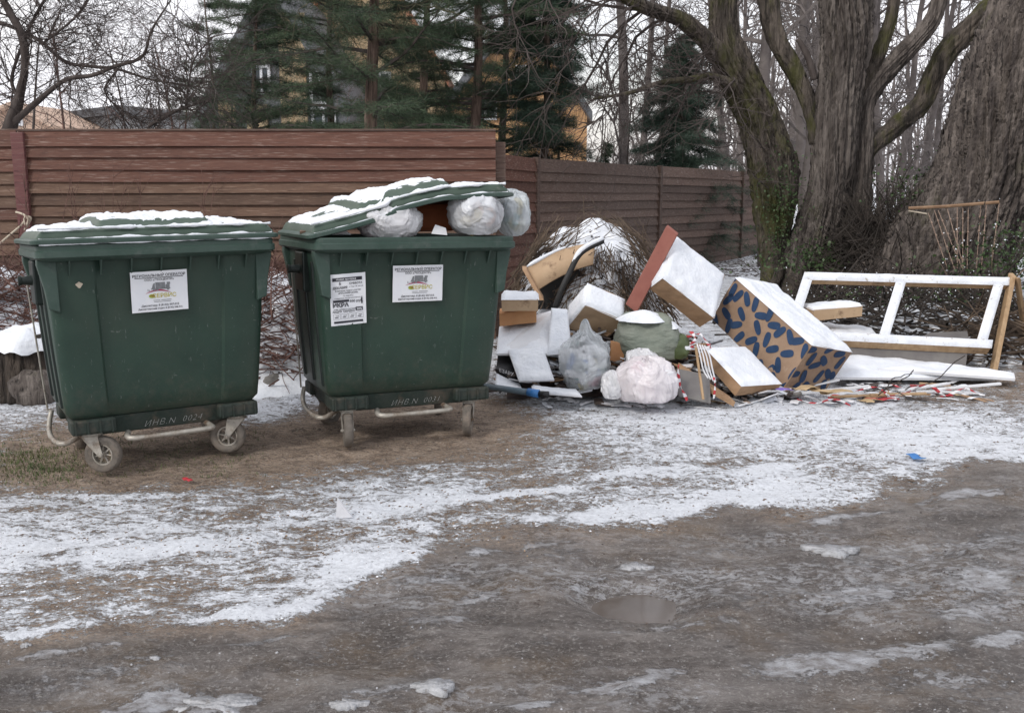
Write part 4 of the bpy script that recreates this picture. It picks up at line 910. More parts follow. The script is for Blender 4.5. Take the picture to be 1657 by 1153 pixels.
# big white panels in front
def panel(label, pts, th, m='white_board', snow=True, seed=0, name='board_panel', cat='board', n_up=True, sth=.02):
    """flat four-sided board from its corners, with thickness and a layer of snow"""
    pts = [Vector(p) for p in pts]; n = (pts[1]-pts[0]).cross(pts[3]-pts[0]).normalized()
    if n.z < 0: n = -n
    cxy = sum(pts, Vector())/4; root = thing(name, label, cat, (cxy.x, cxy.y, min(p.z for p in pts)-th)); mb = MB(); lo = [p-n*th for p in pts]; mb.v = [tuple(p) for p in pts+lo]
    mb.f = [(0, 1, 2, 3), (7, 6, 5, 4), (0, 4, 5, 1), (1, 5, 6, 2), (2, 6, 7, 3), (3, 7, 4, 0)]
    e = mk('panel', mb, m, root)
    if snow:
        nu = nv = 26; sb = MB()
        for j in range(nv+1):
            for i in range(nu+1):
                a, b_ = i/nu, j/nv; q = (pts[0]*(1-a)+pts[1]*a)*(1-b_)+(pts[3]*(1-a)+pts[2]*a)*b_
                ee = min(a, 1-a, b_, 1-b_)*6; k = min(1, ee); k = math.sqrt(1-(1-k)**2); nn = fb(q+Vector((seed, 0, 0)), 4, 6)
                sb.v.append(tuple(q+n*(sth*(.8+.6*nn)*k-.003*(1-k))))
        for j in range(nv):
            for i in range(nu): a = j*(nu+1)+i; sb.f.append((a, a+1, a+nu+2, a+nu+1))
        mk('snow_layer', sb, 'snow', root, smooth=True)
    return root
panel('wide white board sloping down through the middle of the heap', [at(803, 572, 7.0), at(925, 572, 6.95), at(905, 498, 7.5), at(808, 528, 7.5)], .015, seed=1)
panel('narrow white board standing out in front of the wide white one', [at(840, 616, 6.75), at(897, 614, 6.75), at(878, 560, 7.0), at(822, 566, 7.0)], .015, seed=2)
panel('white board leaning up under the small foil-sided carton', [at(885, 574, 6.95), at(926, 572, 6.95), at(918, 500, 7.3), at(892, 498, 7.3)], .012, seed=3)
panel('dark printed carton half under the white boards at the container wheel', [at(803, 596, 6.95), at(846, 618, 6.85), at(838, 580, 7.05), at(806, 570, 7.1)], .04, 'black_plastic', False, name='black_carton', cat='carton')
tv, tf = text_polys('ЕЗАРХ', .036, spacing=1.1)
mb = MB(); A = at(808, 601, 6.90); u = (at(840, 612, 6.82)-A).normalized(); v_ = Vector((0, .1, .99)).normalized(); mb.v = [tuple(A+u*(p[0]+.06)+v_*p[1]) for p in tv]; mb.f = tf
pc = [o for o in bpy.data.objects if o.name.startswith('black_carton')][0]; mk('print', mb, 'paper', pc)
panel('pale plank lying on the snow in front of the wide white board', [at(800, 628, 6.8), at(846, 632, 6.75), at(842, 622, 6.9), at(803, 605, 6.95)], .012, seed=6)
panel('long thin snowy lath lying at the foot of the clear bag', [at(862, 634, 6.65), at(942, 641, 6.6), at(935, 632, 6.7), at(860, 624, 6.75)], .01, seed=7)
def rod(name, label, cat, pts, r, m, n=8, sm=True, group=None):
    mb = MB(); mb.tube([Vector(p) for p in pts], r, n); return tag(mk(name, mb, m, smooth=sm), label, cat, group)
root = thing('plastic_pipe', 'grey plastic pipe with a blue coupling pointing out from behind the container', 'pipe', at(845, 636, 6.5))
mb = MB(); mb.tube([at(780, 624, 6.7), at(866, 636, 6.5)], .022, 12); mk('tube', mb, 'pipe', root, smooth=True)
mb = MB(); mb.tube([at(854, 634, 6.52), at(872, 637, 6.49)], .028, 14); mk('coupling', mb, 'blue', root, smooth=True)
mb = MB(); mb.tube([at(872, 637, 6.49), at(887, 638, 6.46)], .022, 12); mk('end_piece', mb, 'black_plastic', root, smooth=True)
# bags of the heap
def gb(px, py, Y): p = at(px, py, Y); return (p.x, p.y, max(p.z, 0))
bag('rubbish_bag', 'clear bag of mixed coloured rubbish between the white boards and the pink bag', at(946, 588, 6.85), (.18, .18, .205), 'bag_clear', seed=21, knot=True, flat=.2, wr=.16)
bag('green_sack', 'big grey-green woven sack slumped below the tilted carton, snow on top', at(1049, 548, 7.1), (.235, .22, .20), 'sack_green', seed=31, knot=False, flat=.35, wr=.055, cat='sack', lean=(-.1, .1))
bag('olive_bundle', 'smaller dark olive bundle tucked against the green sack', at(1096, 562, 7.05), (.085, .12, .10), 'olive', seed=5, knot=False, wr=.05)
bag('plastic_bag', 'white bag with pinkish contents at the front of the heap', at(1046, 618, 6.6), (.21, .19, .165), 'bag_pink', seed=41, knot=False, flat=.3, wr=.14)
bag('plastic_bag', 'small crumpled white bag on the snow left of the pinkish one', at(990, 625, 6.6), (.075, .10, .10), 'bag_white', seed=45, knot=False, flat=.3, wr=.2)
bag('plastic_bag', 'open white carrier bag standing behind the pinkish bag', at(1038, 582, 6.8), (.11, .10, .07), 'bag_white', seed=47, knot=False, flat=.3, wr=.2)
def snow_blob(c, r, seed, parent=None, label=None, th=.02):
    mb = MB(); nu, nv = 60, 20; c = Vector(c)
    for j in range(nv+1):
        for i in range(nu):
            a = 2*math.pi*i/nu; q = j/nv; rr_ = 1+.25*fb((math.cos(a)*1.5+seed, math.sin(a)*1.5, seed), 4); d = Vector((math.cos(a)*r[0]*q*rr_, math.sin(a)*r[1]*q*rr_, 0))
            z = r[2]*((1-q*q)**1.0) + .35*th*fb((c+d)*9, 4)*(1-q) - .02*q
            mb.v.append(tuple(c+d+Vector((0, 0, z)) ))
    for j in range(nv):
        for i in range(nu): mb.f.append((j*nu+i, j*nu+(i+1) % nu, (j+1)*nu+(i+1) % nu, (j+1)*nu+i))
    o = mk('snow_patch', mb, 'snow', smooth=True) if parent is None else mk('snow_patch', mb, 'snow', parent, smooth=True)
    if label: tag(o, label, 'snow')
    return o
gs = [o for o in bpy.data.objects if o.name.startswith('green_sack')][0]
gs.matrix_basis = Matrix.Translation(gs.location)
snow_blob(at(1040, 513, 7.05), (.19, .16, .055), 3, gs); snow_blob(at(1078, 524, 7.08), (.10, .12, .045), 6, gs)
# small drawer side + orange scrap
mb = MB(); mb.hexa(at(986, 590, 6.98), (.10, 0, -.02), (0, .05, .0), (.01, 0, .17)); tag(mk('wood_offcut', mb, 'card_or', bevel=.004), 'orange-brown wood offcut standing between the clear bag and green sack', 'wood')
panel('dark brown side board of a broken drawer below the strips of tape', [at(1100, 598, 6.85), at(1190, 650, 6.6), at(1180, 640, 6.75), at(1098, 586, 6.95)], .04, 'card', False, name='broken_board')
panel('grey board standing behind the pinkish bag', [at(1098, 640, 6.62), at(1150, 652, 6.6), at(1148, 606, 6.8), at(1095, 596, 6.8)], .01, 'grey_board', False, name='grey_offcut')
rod('lath', 'thin bare wooden lath standing upright in front of the drawer', 'stick', [at(1126, 560, 6.7), at(1138, 646, 6.55)], .010, 'raw_wood', 5, False)
for k in range(4):
    pts = [at(1128+k*4, 556+k, 6.68), at(1133+k*5, 575, 6.64), at(1138+k*5, 598, 6.62), at(1146+k*4, 612+2*k, 6.60)]
    rod('cord', 'white cord in the bunch hanging beside the bare wooden lath', 'cord', [tuple(p) for p in interp([tuple(q) for q in pts], 4)], .0055, 'paper', 6, group='white cords hanging by the lath')
mb = MB(); mb.hexa(at(1110, 566, 6.72), at(1150, 566, 6.72)-at(1110, 566, 6.72), (0, .05, 0), (.0, 0, .018)); tag(mk('clamp_bar', mb, 'snow', bevel=.004), 'short white crosspiece holding the cords above the drawer', 'bar')
def tape(label, pl, wd, seed, mats=('red', 'paper')):
    P = [Vector(p) for p in interp([tuple(at(*q)) for q in pl], 6)]; root = thing('warning_tape', label, 'tape', P[0].to_tuple())
    L_ = len(P); W_ = Vector((wd, 0, wd*.3))
    for ci, m in enumerate(mats):
        mb = MB()
        for i in range(L_-1):
            if (i//2) % 2 == ci:
                tw = Vector((wd*math.cos(i*.35+seed), wd*.4*math.sin(i*.5), wd*.5*math.sin(i*.35+seed))); tw2 = Vector((wd*math.cos((i+1)*.35+seed), wd*.4*math.sin((i+1)*.5), wd*.5*math.sin((i+1)*.35+seed)))
                mb.quad(P[i]-tw/2, P[i]+tw/2, P[i+1]+tw2/2, P[i+1]-tw2/2)
        e = mk(('red_stripe', 'white_stripe')[ci], mb, m, root, smooth=True, kind='stuff'); e.modifiers.new('s', 'SOLIDIFY').thickness = .002
tape('red and white tape draped down over the drawer behind the lath', [(1118, 536, 6.78), (1126, 548, 6.7), (1118, 560, 6.7), (1140, 562, 6.68)], .03, 0)
tape('crumpled red and white tape bunched under the tilted carton', [(1112, 545, 6.8), (1132, 540, 6.75), (1146, 556, 6.72), (1150, 562, 6.7)], .028, 2)
tape('red and white tape trailing down to the snow right of the pinkish bag', [(1098, 590, 6.62), (1098, 612, 6.6), (1104, 630, 6.58), (1112, 648, 6.56)], .024, 1)
tape('tangled red and white tape on the snow near the right puddle', [(1460, 640, 7.0), (1500, 622, 7.0), (1530, 640, 6.95), (1560, 628, 6.95), (1590, 640, 6.9)], .03, 4)
tape('red and white tape twisted over the scraps below the patterned box', [(1290, 646, 6.6), (1320, 652, 6.55), (1350, 645, 6.55), (1376, 656, 6.5)], .024, 5)
tape('loose red and white tape lying beside the white boards', [(1385, 632, 6.9), (1420, 626, 6.9), (1440, 640, 6.85), (1470, 634, 6.85)], .02, 7)
tape('short red and white tape end hanging from the drawer corner', [(1155, 610, 6.6), (1157, 625, 6.58), (1155, 645, 6.56)], .015, 3)

# ------------------------------------------------------------------ wooden frame on the right
fr = thing('bed_frame', 'long wooden bed frame leaning upright with a middle bar, snow along its rails', 'frame', at(1460, 590, 8.2))
TL, TR, BR, BL = at(1303, 440, 8.45), at(1634, 449, 8.45), at(1604, 562, 7.9), at(1268, 545, 7.9)
nf = (TR-TL).cross(BL-TL).normalized(); nf = nf if nf.y < 0 else -nf
def rail(name, A, B_, wv, th, m='raw_wood', snow=True, seed=0, sth=.02, parent=fr):
    mb = MB(); A, B_, wv = Vector(A), Vector(B_), Vector(wv); mb.hexa(A, B_-A, wv, -nf*th); e = mk(name, mb, m, parent, bevel=.003)
    if snow: slab_snow(A, B_-A, wv, nf, sth, e, seed=seed, over=.006, m='snow_thin')
    return e
up = (TL-BL).normalized(); rt_ = (TR-TL).normalized()
rail('top_rail', TL-up*.09, TR-up*.09, up*.09, .06, seed=1, sth=.018); rail('bottom_rail', BL, BR, up*.085, .09, seed=2, sth=.018)
for k, s in ((0.0, 3), (.455, 4), (.93, 5)):
    A = BL+(BR-BL)*k+up*.087; B_ = TL+(TR-TL)*k-up*.092; rail('cross_bar', A, B_, rt_*.075, .05, seed=s, sth=.012)
mb = MB(); A = at(1637, 447, 8.42); Bq = at(1606, 604, 7.95); mb.hexa(A, Bq-A, (.045, .01, 0), (.02, .10, .02)); mk('leg', mb, 'raw_wood', fr, bevel=.004)
mb = MB(); A = at(1640, 448, 8.46); Bq = at(1656, 560, 8.9); mb.hexa(A, Bq-A, (.03, 0, 0), (-.02, -.10, .0)); mk('leg', mb, 'raw_wood', fr, bevel=.004)
sn = MB(); pts = [BL+(BR-BL)*(i/60)+up*.03+nf*.02 for i in range(61)]
panel('long white board lying on the ground under the bottom rail of the frame', [at(1350, 610, 7.35), at(1610, 612, 7.6), at(1560, 592, 7.95), at(1345, 573, 7.95)], .02, seed=11, sth=.03)
panel('thin white strip of board reaching out to the right puddle', [at(1420, 596, 7.55), at(1643, 612, 7.4), at(1641, 603, 7.55), at(1500, 585, 7.9)], .02, seed=13)
mb = MB(); A = at(1362, 560, 7.95); mb.hexa(A, at(1563, 570, 7.95)-A, at(1350, 585, 7.92)-A, (0, .03, 0))
mb = MB(); a, b_, c_, d = at(1340, 548, 8.0), at(1566, 566, 7.98), at(1562, 598, 7.9), at(1370, 580, 7.9); mb.quad(a, d, c_, b_); e = mk('grey_sheet', mb, 'grey_board'); e.modifiers.new('s', 'SOLIDIFY').thickness = .012; tag(e, 'dark grey fibreboard sheet hanging below the bottom rail of the frame', 'board')
panel('snowy white board lying flat behind the frame near the yellowish carton', [at(1330, 545, 8.0), at(1424, 548, 8.1), at(1410, 530, 8.5), at(1325, 524, 8.5)], .03, seed=15, sth=.03)
panel('grey sheet lying inside the right half of the frame', [at(1475, 552, 8.15), at(1570, 560, 8.15), at(1565, 535, 8.6), at(1505, 538, 8.6)], .02, 'grey_board', False)
# rail with hanging beaded strings
root = thing('beaded_curtain', 'thin wooden rail with strings of beads hanging from it in front of the leaning trunk', 'curtain', at(1545, 430, 10.2))
mb = MB(); mb.tube([at(1470, 337, 10.4), at(1530, 334, 10.3), at(1617, 327, 10.1)], .017, 6); mk('rail', mb, 'rail_wood', root)
mb = MB(); mb.tube([at(1470, 341, 10.4), at(1500, 346, 10.35)], .008, 6); mk('cord', mb, 'rope', root)
for (x0, y0, x1, y1) in ((1502, 344, 1534, 436), (1512, 340, 1545, 436), (1518, 340, 1558, 436), (1533, 338, 1560, 432), (1549, 336, 1549, 434), (1558, 336, 1558, 436), (1567, 335, 1565, 436), (1587, 333, 1580, 434), (1596, 332, 1588, 436), (1617, 328, 1605, 425)):
    A, Bq = at(x0, y0, 10.25), at(x1, y1, 10.15); mb = MB(); mb.tube([A, (A+Bq)/2+Vector((0, 0, -.01)), Bq], .0045, 5)
    nb = 9
    for k in range(nb):
        t = (k+.6)/nb; p = A+(Bq-A)*t; r_ = .010 if k % 2 else .006; mb.lathe([(0, -r_*1.4), (r_, -r_*.5), (r_, r_*.5), (0, r_*1.4)], p, (0, 0, 1), 6)
    mk('bead_string', mb, 'bead', root)

# ------------------------------------------------------------------ twigs, brush, stump
def curvy(p, d, Ln, seg, wob, grav=0.0, rg=rng):
    pts = [Vector(p)]; d = Vector(d).normalized()
    for k in range(seg):
        d = (d + Vector((rg.gauss(0, wob), rg.gauss(0, wob), rg.gauss(0, wob)+grav))).normalized(); pts.append(pts[-1]+d*(Ln/seg))
    return pts
def rnd_dir(rg, up=0.0):
    v = Vector((rg.gauss(0, 1), rg.gauss(0, 1), rg.gauss(0, 1)+up)); return v.normalized()
def brush(name, label, cx_, cy_, rx, ry, h, n, m, seed, lmin=.3, lmax=.8, rad=.004, snow_h=None, mound='twig_dark', flatd=.25, cutp=.05, ex=.6):
    rg = random.Random(seed); g0 = g1(cx_, cy_); root = thing(name, label, 'brushwood', (cx_, cy_, g0)); mb = MB()
    def H(x, y):
        q = ((x-cx_)/rx)**2+((y-cy_)/ry)**2; return g0 + h*max(0, 1-q)**ex*(1+.15*fb((x*2, y*2, seed), 3)) if q < 1 else g0-.05
    for k in range(n):
        a = rg.uniform(0, 6.28); q = math.sqrt(rg.random())*.98; x = cx_+rx*q*math.cos(a); y = cy_+ry*q*math.sin(a); z = g0+(H(x, y)-g0)*rg.uniform(.72, 1.0)+rg.uniform(-.01, .02 if ex > .5 else .0)
        d = Vector((rg.gauss(0, 1), rg.gauss(0, .6), rg.gauss(0, flatd))); sl_ = (H(x+.08, y)-H(x-.08, y))/.16; d.z += max(-1.2, min(1.2, sl_))*d.x*(ex < .5); Ln = rg.uniform(lmin, lmax); 
        pts = curvy((x-d.normalized().x*Ln/2, y-d.normalized().y*Ln/2, z), d, Ln, 5, .14, -.02, rg); r0 = rad*rg.uniform(.5, 1.6)
        mb.tube(pts, [r0*(1-.12*i) for i in range(6)], 4, False)
    tw = mk('twigs', mb, m, root, kind='stuff')
    co = MB(); nu, nv = 40, 14
    for j in range(nv+1):
        for i in range(nu):
            a = 2*math.pi*i/nu; q = j/nv*.97; x = cx_+rx*q*math.cos(a); y = cy_+ry*q*math.sin(a); co.v.append((x, y, g0+(H(x, y)-g0)*.86-.02+.03*fb((x*9, y*9, 2), 4)))
    for j in range(nv):
        for i in range(nu): co.f.append((j*nu+i, j*nu+(i+1) % nu, (j+1)*nu+(i+1) % nu, (j+1)*nu+i))
    mk('core', co, mound, root, smooth=True)
    if snow_h is not None:
        sb = MB(); nx_, ny_ = 110, 80
        for j in range(ny_+1):
            for i in range(nx_+1):
                x = cx_+rx*(2*i/nx_-1); y = cy_+ry*(2*j/ny_-1); z = H(x, y); q = ((x-cx_)/rx)**2+((y-cy_)/ry)**2
                t = fb((x*5, y*5, seed+.5), 5, 1.4)*.075 + snow_h*max(0, 1-q)**.25 - .025 - (.40*max(0, .74-(z-g0)/h) if ex < .5 else 0)
                sb.v.append((x, y, z+max(-.09, min(t, .035)) if q < .97 else g0-.1))
        for j in range(ny_):
            for i in range(nx_): a = j*(nx_+1)+i; sb.f.append((a, a+1, a+nx_+2, a+nx_+1))
        mk('snow_cover', sb, 'snow', root, smooth=True)
    return root
brush('brushwood_pile', 'rounded heap of cut brushwood with snow on top behind the cartons', .68, 8.6, .68, .75, 1.13, 4200, 'twig_brown', 3, .2, .45, .0055, .085, ex=.33, flatd=.10)
brush('brushwood_pile', 'reddish brushwood pile with snow between the two containers', -1.85, 8.0, .75, .8, .86, 3200, 'twig_red', 5, .3, .8, .005, .006)
brush('brushwood_pile', 'reddish brushwood pile with snow behind the stump at the left edge', -4.1, 7.9, .85, .8, .80, 3200, 'twig_red', 6, .3, .8, .005, .006)
brush('brushwood_pile', 'low tangle of dark branches behind the wooden frame', 4.0, 10.0, 1.6, .9, .28, 1300, 'twig_dark', 8, .5, 1.3, .010, .02, flatd=.15)
brush('brushwood_pile', 'dark thicket of twigs heaped between the willow and the leaning trunk', 4.45, 11.6, .75, .8, .95, 2600, 'twig_dark', 9, .4, 1.1, .006, None, flatd=.8)
brush('brushwood_pile', 'low brown brushwood at the right edge beyond the frame', 4.75, 8.7, .9, .6, .18, 500, 'twig_brown', 10, .5, 1.2, .009, .015)
# stalks sticking down the front of the pile
mb = MB(); rg = random.Random(4)
for k in range(520):
    x = rg.uniform(.50, 1.12); y = 7.98+rg.uniform(-.03, .1)+.5*abs(x-.8)**2; z = 1.0-.5*abs(x-.75)+rg.uniform(-.45, .08); mb.tube(curvy((x, y, z), (rg.gauss(0, .35), rg.gauss(-.1, .15), -1), rg.uniform(.15, .42), 4, .12, 0, rg), [.003, .003, .0025, .002, .001], 3, False)
tag(mk('dry_stalks', mb, 'twig_brown'), 'dry brown stalks hanging down the front of the brushwood heap', 'stalks', kind='stuff')
for k, (x, c_) in enumerate(((905, 1), (945, .6))):
    rg = random.Random(20+k); pts = [at(x-15, 372, 8.4), at(x-5, 340, 8.4), at(x+30, 338, 8.35), at(x+60, 362, 8.3), at(x+75, 395, 8.3)]
    rod('loose_stalk', ('taller', 'shorter')[k]+' arching dry stalk sticking up out of the brushwood heap', 'stalk', [tuple(p) for p in interp([tuple(q) for q in pts], 5)], .003, 'twig_brown', 4)
# stump on the left
root = thing('tree_stump', 'split grey tree stump with snow on top left of the containers', 'stump', gnd(25, 662, 0)); mb = MB(); base = gnd(22, 655, 0)
rings = []
for j in range(15):
    t = j/14; z = .46*t; lp = []
    for i in range(72):
        a = 2*math.pi*i/72; r_ = (.30-.06*t)*(1+.26*fb((math.cos(a)*2, math.sin(a)*2, t*.8), 4)-.22*max(0, math.cos(a*7+t*1.5))**3 + .03*fb((math.cos(a)*8, math.sin(a)*8, t*1.5), 3))
        lp.append((base.x+r_*math.cos(a), base.y+.32+r_*math.sin(a), z+(.05*fb((a, 3, 1), 2) if j == 14 else 0)))
    rings.append(lp)
loft(mb, rings, True, True); mk('trunk', mb, 'bark_stump', root, smooth=True)
mb = MB(); nu = 48
for j in range(13):
    for i in range(nu): a = 2*math.pi*i/nu; q = j/12; r_ = .31*(1+.12*fb((math.cos(a)*2, math.sin(a)*2, 7), 3))*q; mb.v.append((base.x+r_*math.cos(a), base.y+.32+r_*math.sin(a), .43+.09*(1-q*q)-.06*(q > .95)+.03*fb((r_*8*math.cos(a), r_*8*math.sin(a), 3), 3)))
for j in range(12):
    for i in range(nu): mb.f.append((j*nu+i, j*nu+(i+1) % nu, (j+1)*nu+(i+1) % nu, (j+1)*nu+i))
mk('snow_top', mb, 'snow', root, smooth=True)
for k, (px, py, Y, s, lb) in enumerate(((62, 640, 6.9, .13, 'broken bark slab leaning on the stump by the left container'), (440, 600, 7.2, .09, 'rough grey stone with snow between the two containers'), (455, 575, 7.5, .11, 'larger mossy stone behind the gap between the containers'))):
    c = at(px, py, Y); c.z = 0; mb = MB(); nu, nv = 24, 14
    for j in range(nv+1):
        for i in range(nu):
            th, ph = 2*math.pi*i/nu, math.pi*j/nv; d = Vector((math.sin(ph)*math.cos(th), math.sin(ph)*math.sin(th), math.cos(ph))); r_ = s*(1+.3*fb(d*1.5+Vector((k*3, 0, 0)), 3)); mb.v.append(tuple(c+Vector((0, 0, s*.5))+d*r_*(1.0 if k else 1.3)))
    for j in range(nv):
        for i in range(nu): mb.f.append((j*nu+i, (j+1)*nu+i, (j+1)*nu+(i+1) % nu, j*nu+(i+1) % nu))
    tag(mk('bark_slab' if k == 0 else 'stone', mb, 'bark_willow' if k == 0 else 'stone', smooth=True), lb, 'wood' if k == 0 else 'stone')
snow_blob((-3.72, 7.15, -.03), (.6, .4, .14), 9, None, 'smooth low snow mound behind the left container'); snow_blob((-1.72, 7.35, -.04), (.55, .4, .20), 12, None, 'snow mound filling the gap between the two containers')

rgm = random.Random(123)
for nm, mm, n in (('white', 'paper', 240), ('dark', 'scrap_dark', 420), ('brown', 'card', 160), ('grey', 'grey_board', 160), ('snowy', 'snow', 260)):
    mb = MB()
    for k in range(n):
        px = rgm.uniform(812, 1290); Yq = rgm.uniform(6.85, 7.9); x = at(px, 500, Yq).x; hm = .42*max(0, 1-((px-985)/230)**2)*min(1, (Yq-6.6)/.6)+.05; z = hm*rgm.uniform(.5, 1.0)
        a, b_ = rgm.uniform(0, 6.28), rgm.uniform(-.5, .5); u = Vector((math.cos(a), math.sin(a), b_*.6)); v_ = Vector((-math.sin(a), math.cos(a), rgm.uniform(-.5, .5))); s_ = rgm.uniform(.03, .13); mb.hexa((x, Yq, z), u*s_, v_*s_*rgm.uniform(.3, .9), (0, 0, rgm.uniform(.003, .02)))
    tag(mk('mixed_rubbish', mb, mm, loc=(.4, 7.3, 0)), f'{nm} bits of broken rubbish between the cartons and bags of the heap', 'rubbish', kind='stuff')
core = MB()  # rubbish mound under the heap, its dark colour standing in for the hollow's shade
for j in range(21):
    for i in range(41):
        px = 820+480*i/40; Yq = 6.95+1.0*j/20; x = at(px, 500, Yq).x; core.v.append((x, Yq, .34*max(0, 1-((px-985)/230)**2)*min(1, (Yq-6.9)/.5)+.05*fb((x*7, Yq*7, 3), 4)-.02))
for j in range(20):
    for i in range(40): a = j*41+i; core.f.append((a, a+1, a+42, a+41))
tag(mk('rubbish_shade_core', core, 'scrap_dark', smooth=True), 'rubbish mound coloured dark for the shaded hollow under the cartons and bags of the heap', 'rubbish', kind='stuff')
# ------------------------------------------------------------------ litter scraps
rg = random.Random(77)
def scrap(px, py, Y, sz, m, label, cat='litter', group=None, name='scrap', flat=False):
    p = gnd(px, py, .012) if Y is None else at(px, py, Y); a = rg.uniform(0, 6.28); mb = MB(); n = 5; L_, Wd = sz; ca_, sa_ = math.cos(a), math.sin(a); k1, k2 = rg.uniform(2, 5), rg.uniform(0, 6)
    up_ = .25 if not flat else .06
    for i in range(n+1):
        for j in range(3):
            x = (i/n-.5)*L_*(1+.1*rg.uniform(-1, 1)); y = (j/2-.5)*Wd*(1-.5*abs(i/n-.5)*rg.random()); z = abs(up_*Wd*math.sin(k1*i/n+k2))+.1*Wd*(j == 1)*rg.random()
            mb.v.append((p.x+x*ca_-y*sa_, p.y+(x*sa_+y*ca_), p.z+z))
    for i in range(n):
        for j in range(2): q = i*3+j; mb.f.append((q, q+3, q+4, q+1))
    o = mk(name, mb, m); s = o.modifiers.new('s', 'SOLIDIFY'); s.thickness = .003; return tag(o, label, cat, group)
scrap(1483, 741, None, (.10, .06), 'blue', 'bright blue plastic scrap lying on the snowy ground', name='plastic_scrap')
scrap(303, 776, None, (.06, .03), 'red', 'small red scrap in front of the left container', name='plastic_scrap')
scrap(1270, 632, 6.75, (.11, .07), 'purple', 'crumpled purple wrapper beside the drawer corner', name='wrapper')
scrap(1350, 645, None, (.16, .07), 'red', 'dark red wrapper among the scraps under the patterned box', name='wrapper')
scrap(1480, 628, 7.2, (.10, .07), 'red', 'folded red packet at the edge of the long white board', name='wrapper')
for q in range(3): scrap(1300+25*q, 630+3*q, 6.8, (.24, .09), 'kraft', 'crumpled strip of kraft paper below the patterned box', name='kraft_paper', cat='paper', group='kraft paper strips below the patterned box')
# upright white shard
mb = MB(); p = gnd(552, 838, 0); mb.v = [tuple(p+Vector(q)) for q in ((-.025, 0, 0), (.05, .01, 0), (-.015, .0, .10), (-.025, .012, 0), (.05, .022, 0), (-.015, .012, .10))]; mb.f = [(0, 1, 2), (5, 4, 3), (0, 3, 4, 1), (1, 4, 5, 2), (2, 5, 3, 0)]
tag(mk('plastic_shard', mb, 'paper'), 'small white triangular shard standing up in the snow', 'shard')
specs = [('paper', 'white'), ('snow', 'snowy'), ('paper', 'white'), ('scrap_dark', 'dark'), ('kraft', 'brown'), ('card', 'brown'), ('paper', 'white'), ('red', 'red')]
for k in range(95):
    m, cn_ = specs[rg.randrange(len(specs))]
    if k < 60: px = rg.uniform(1190, 1590); py = 640-(px-1190)*.02+rg.uniform(-14, 16)
    else: px = rg.uniform(880, 1200); py = 648+rg.uniform(-8, 12)
    if m == 'red' and k > 60: m, cn_ = 'paper', 'white'
    zone = 'right of the drawer' if k < 60 else 'along the foot of the bags'
    scrap(px, py, None, (rg.uniform(.05, .26), rg.uniform(.02, .07)), m, f'{cn_} scrap of litter lying {zone}', group=f'{cn_} litter scraps {zone}')
for k in range(9):
    px = rg.uniform(1230, 1560); p = gnd(px, rg.uniform(622, 652), .03); a = rg.uniform(-.5, .5); Ln = rg.uniform(.2, .55)
    mb = MB(); mb.hexa(p, (Ln*math.cos(a), Ln*math.sin(a), rg.uniform(-.03, .06)), (-.04*math.sin(a), .04*math.cos(a), 0), (0, 0, .012)); tag(mk('broken_lath', mb, 'white_board' if k % 3 else 'raw_wood'), 'broken lath among the litter right of the drawer' if k % 3 else 'bare wood splinter among the litter right of the drawer', 'lath', 'broken laths in the litter' if k % 3 else 'bare wood splinters in the litter')
for k in range(7):
    px, py = (1330+rg.uniform(0, 260), rg.uniform(575, 640)); p = gnd(px, py, .06); rod('twig', 'thin dark twig lying across the white boards and litter', 'twig', curvy(p, (1, rg.uniform(-.8, .8), 0), rg.uniform(.3, .7), 7, .25), .004, 'twig_dark', 4, group='thin twigs on the boards')
# ice plates lying on the road
plates = (((350, 1128, .11), 'largest ice plate near the bottom edge, left of the middle'), ((565, 1140, .04), 'small thick clear lump of ice at the bottom edge'), ((1345, 890, .09), 'long pale plate of ice alone on the dark road at the right'), ((1025, 912, .06), 'pale plate of ice just above the puddle'),
          ((250, 1062, .018), 'tiny ice chip on the brown mud left of the middle'), ((42, 1038, .015), 'tiny ice chip near the left edge of the road'), ((700, 1115, .06), 'flat grey ice plate between the bottom ice streaks'))
for (px, py, s), lbl in plates:
    p = gnd(px, py, 0); mb = MB(); n = 46; zg = hz(p.x, p.y); sd_ = px*.01
    rr2 = [s*(.8+.55*fb((math.cos(i*6.283/n)*1.3+sd_, math.sin(i*6.283/n)*1.3, sd_), 4)) for i in range(n)]
    t_ = [(p.x+rr2[i]*1.35*math.cos(i*6.283/n), p.y+rr2[i]*.8*math.sin(i*6.283/n), zg+.005+.003*rg.random()) for i in range(n)]; b_ = [(x, y, zg-.012) for x, y, z in t_]
    mb.v = t_+b_+[(p.x, p.y, zg+.009)]; mb.f = [(i, (i+1) % n, 2*n) for i in range(n)]+[(i, i+n, (i+1) % n+n, (i+1) % n) for i in range(n)]
    tag(mk('ice_plate', mb, 'ice', smooth=True), lbl, 'ice')
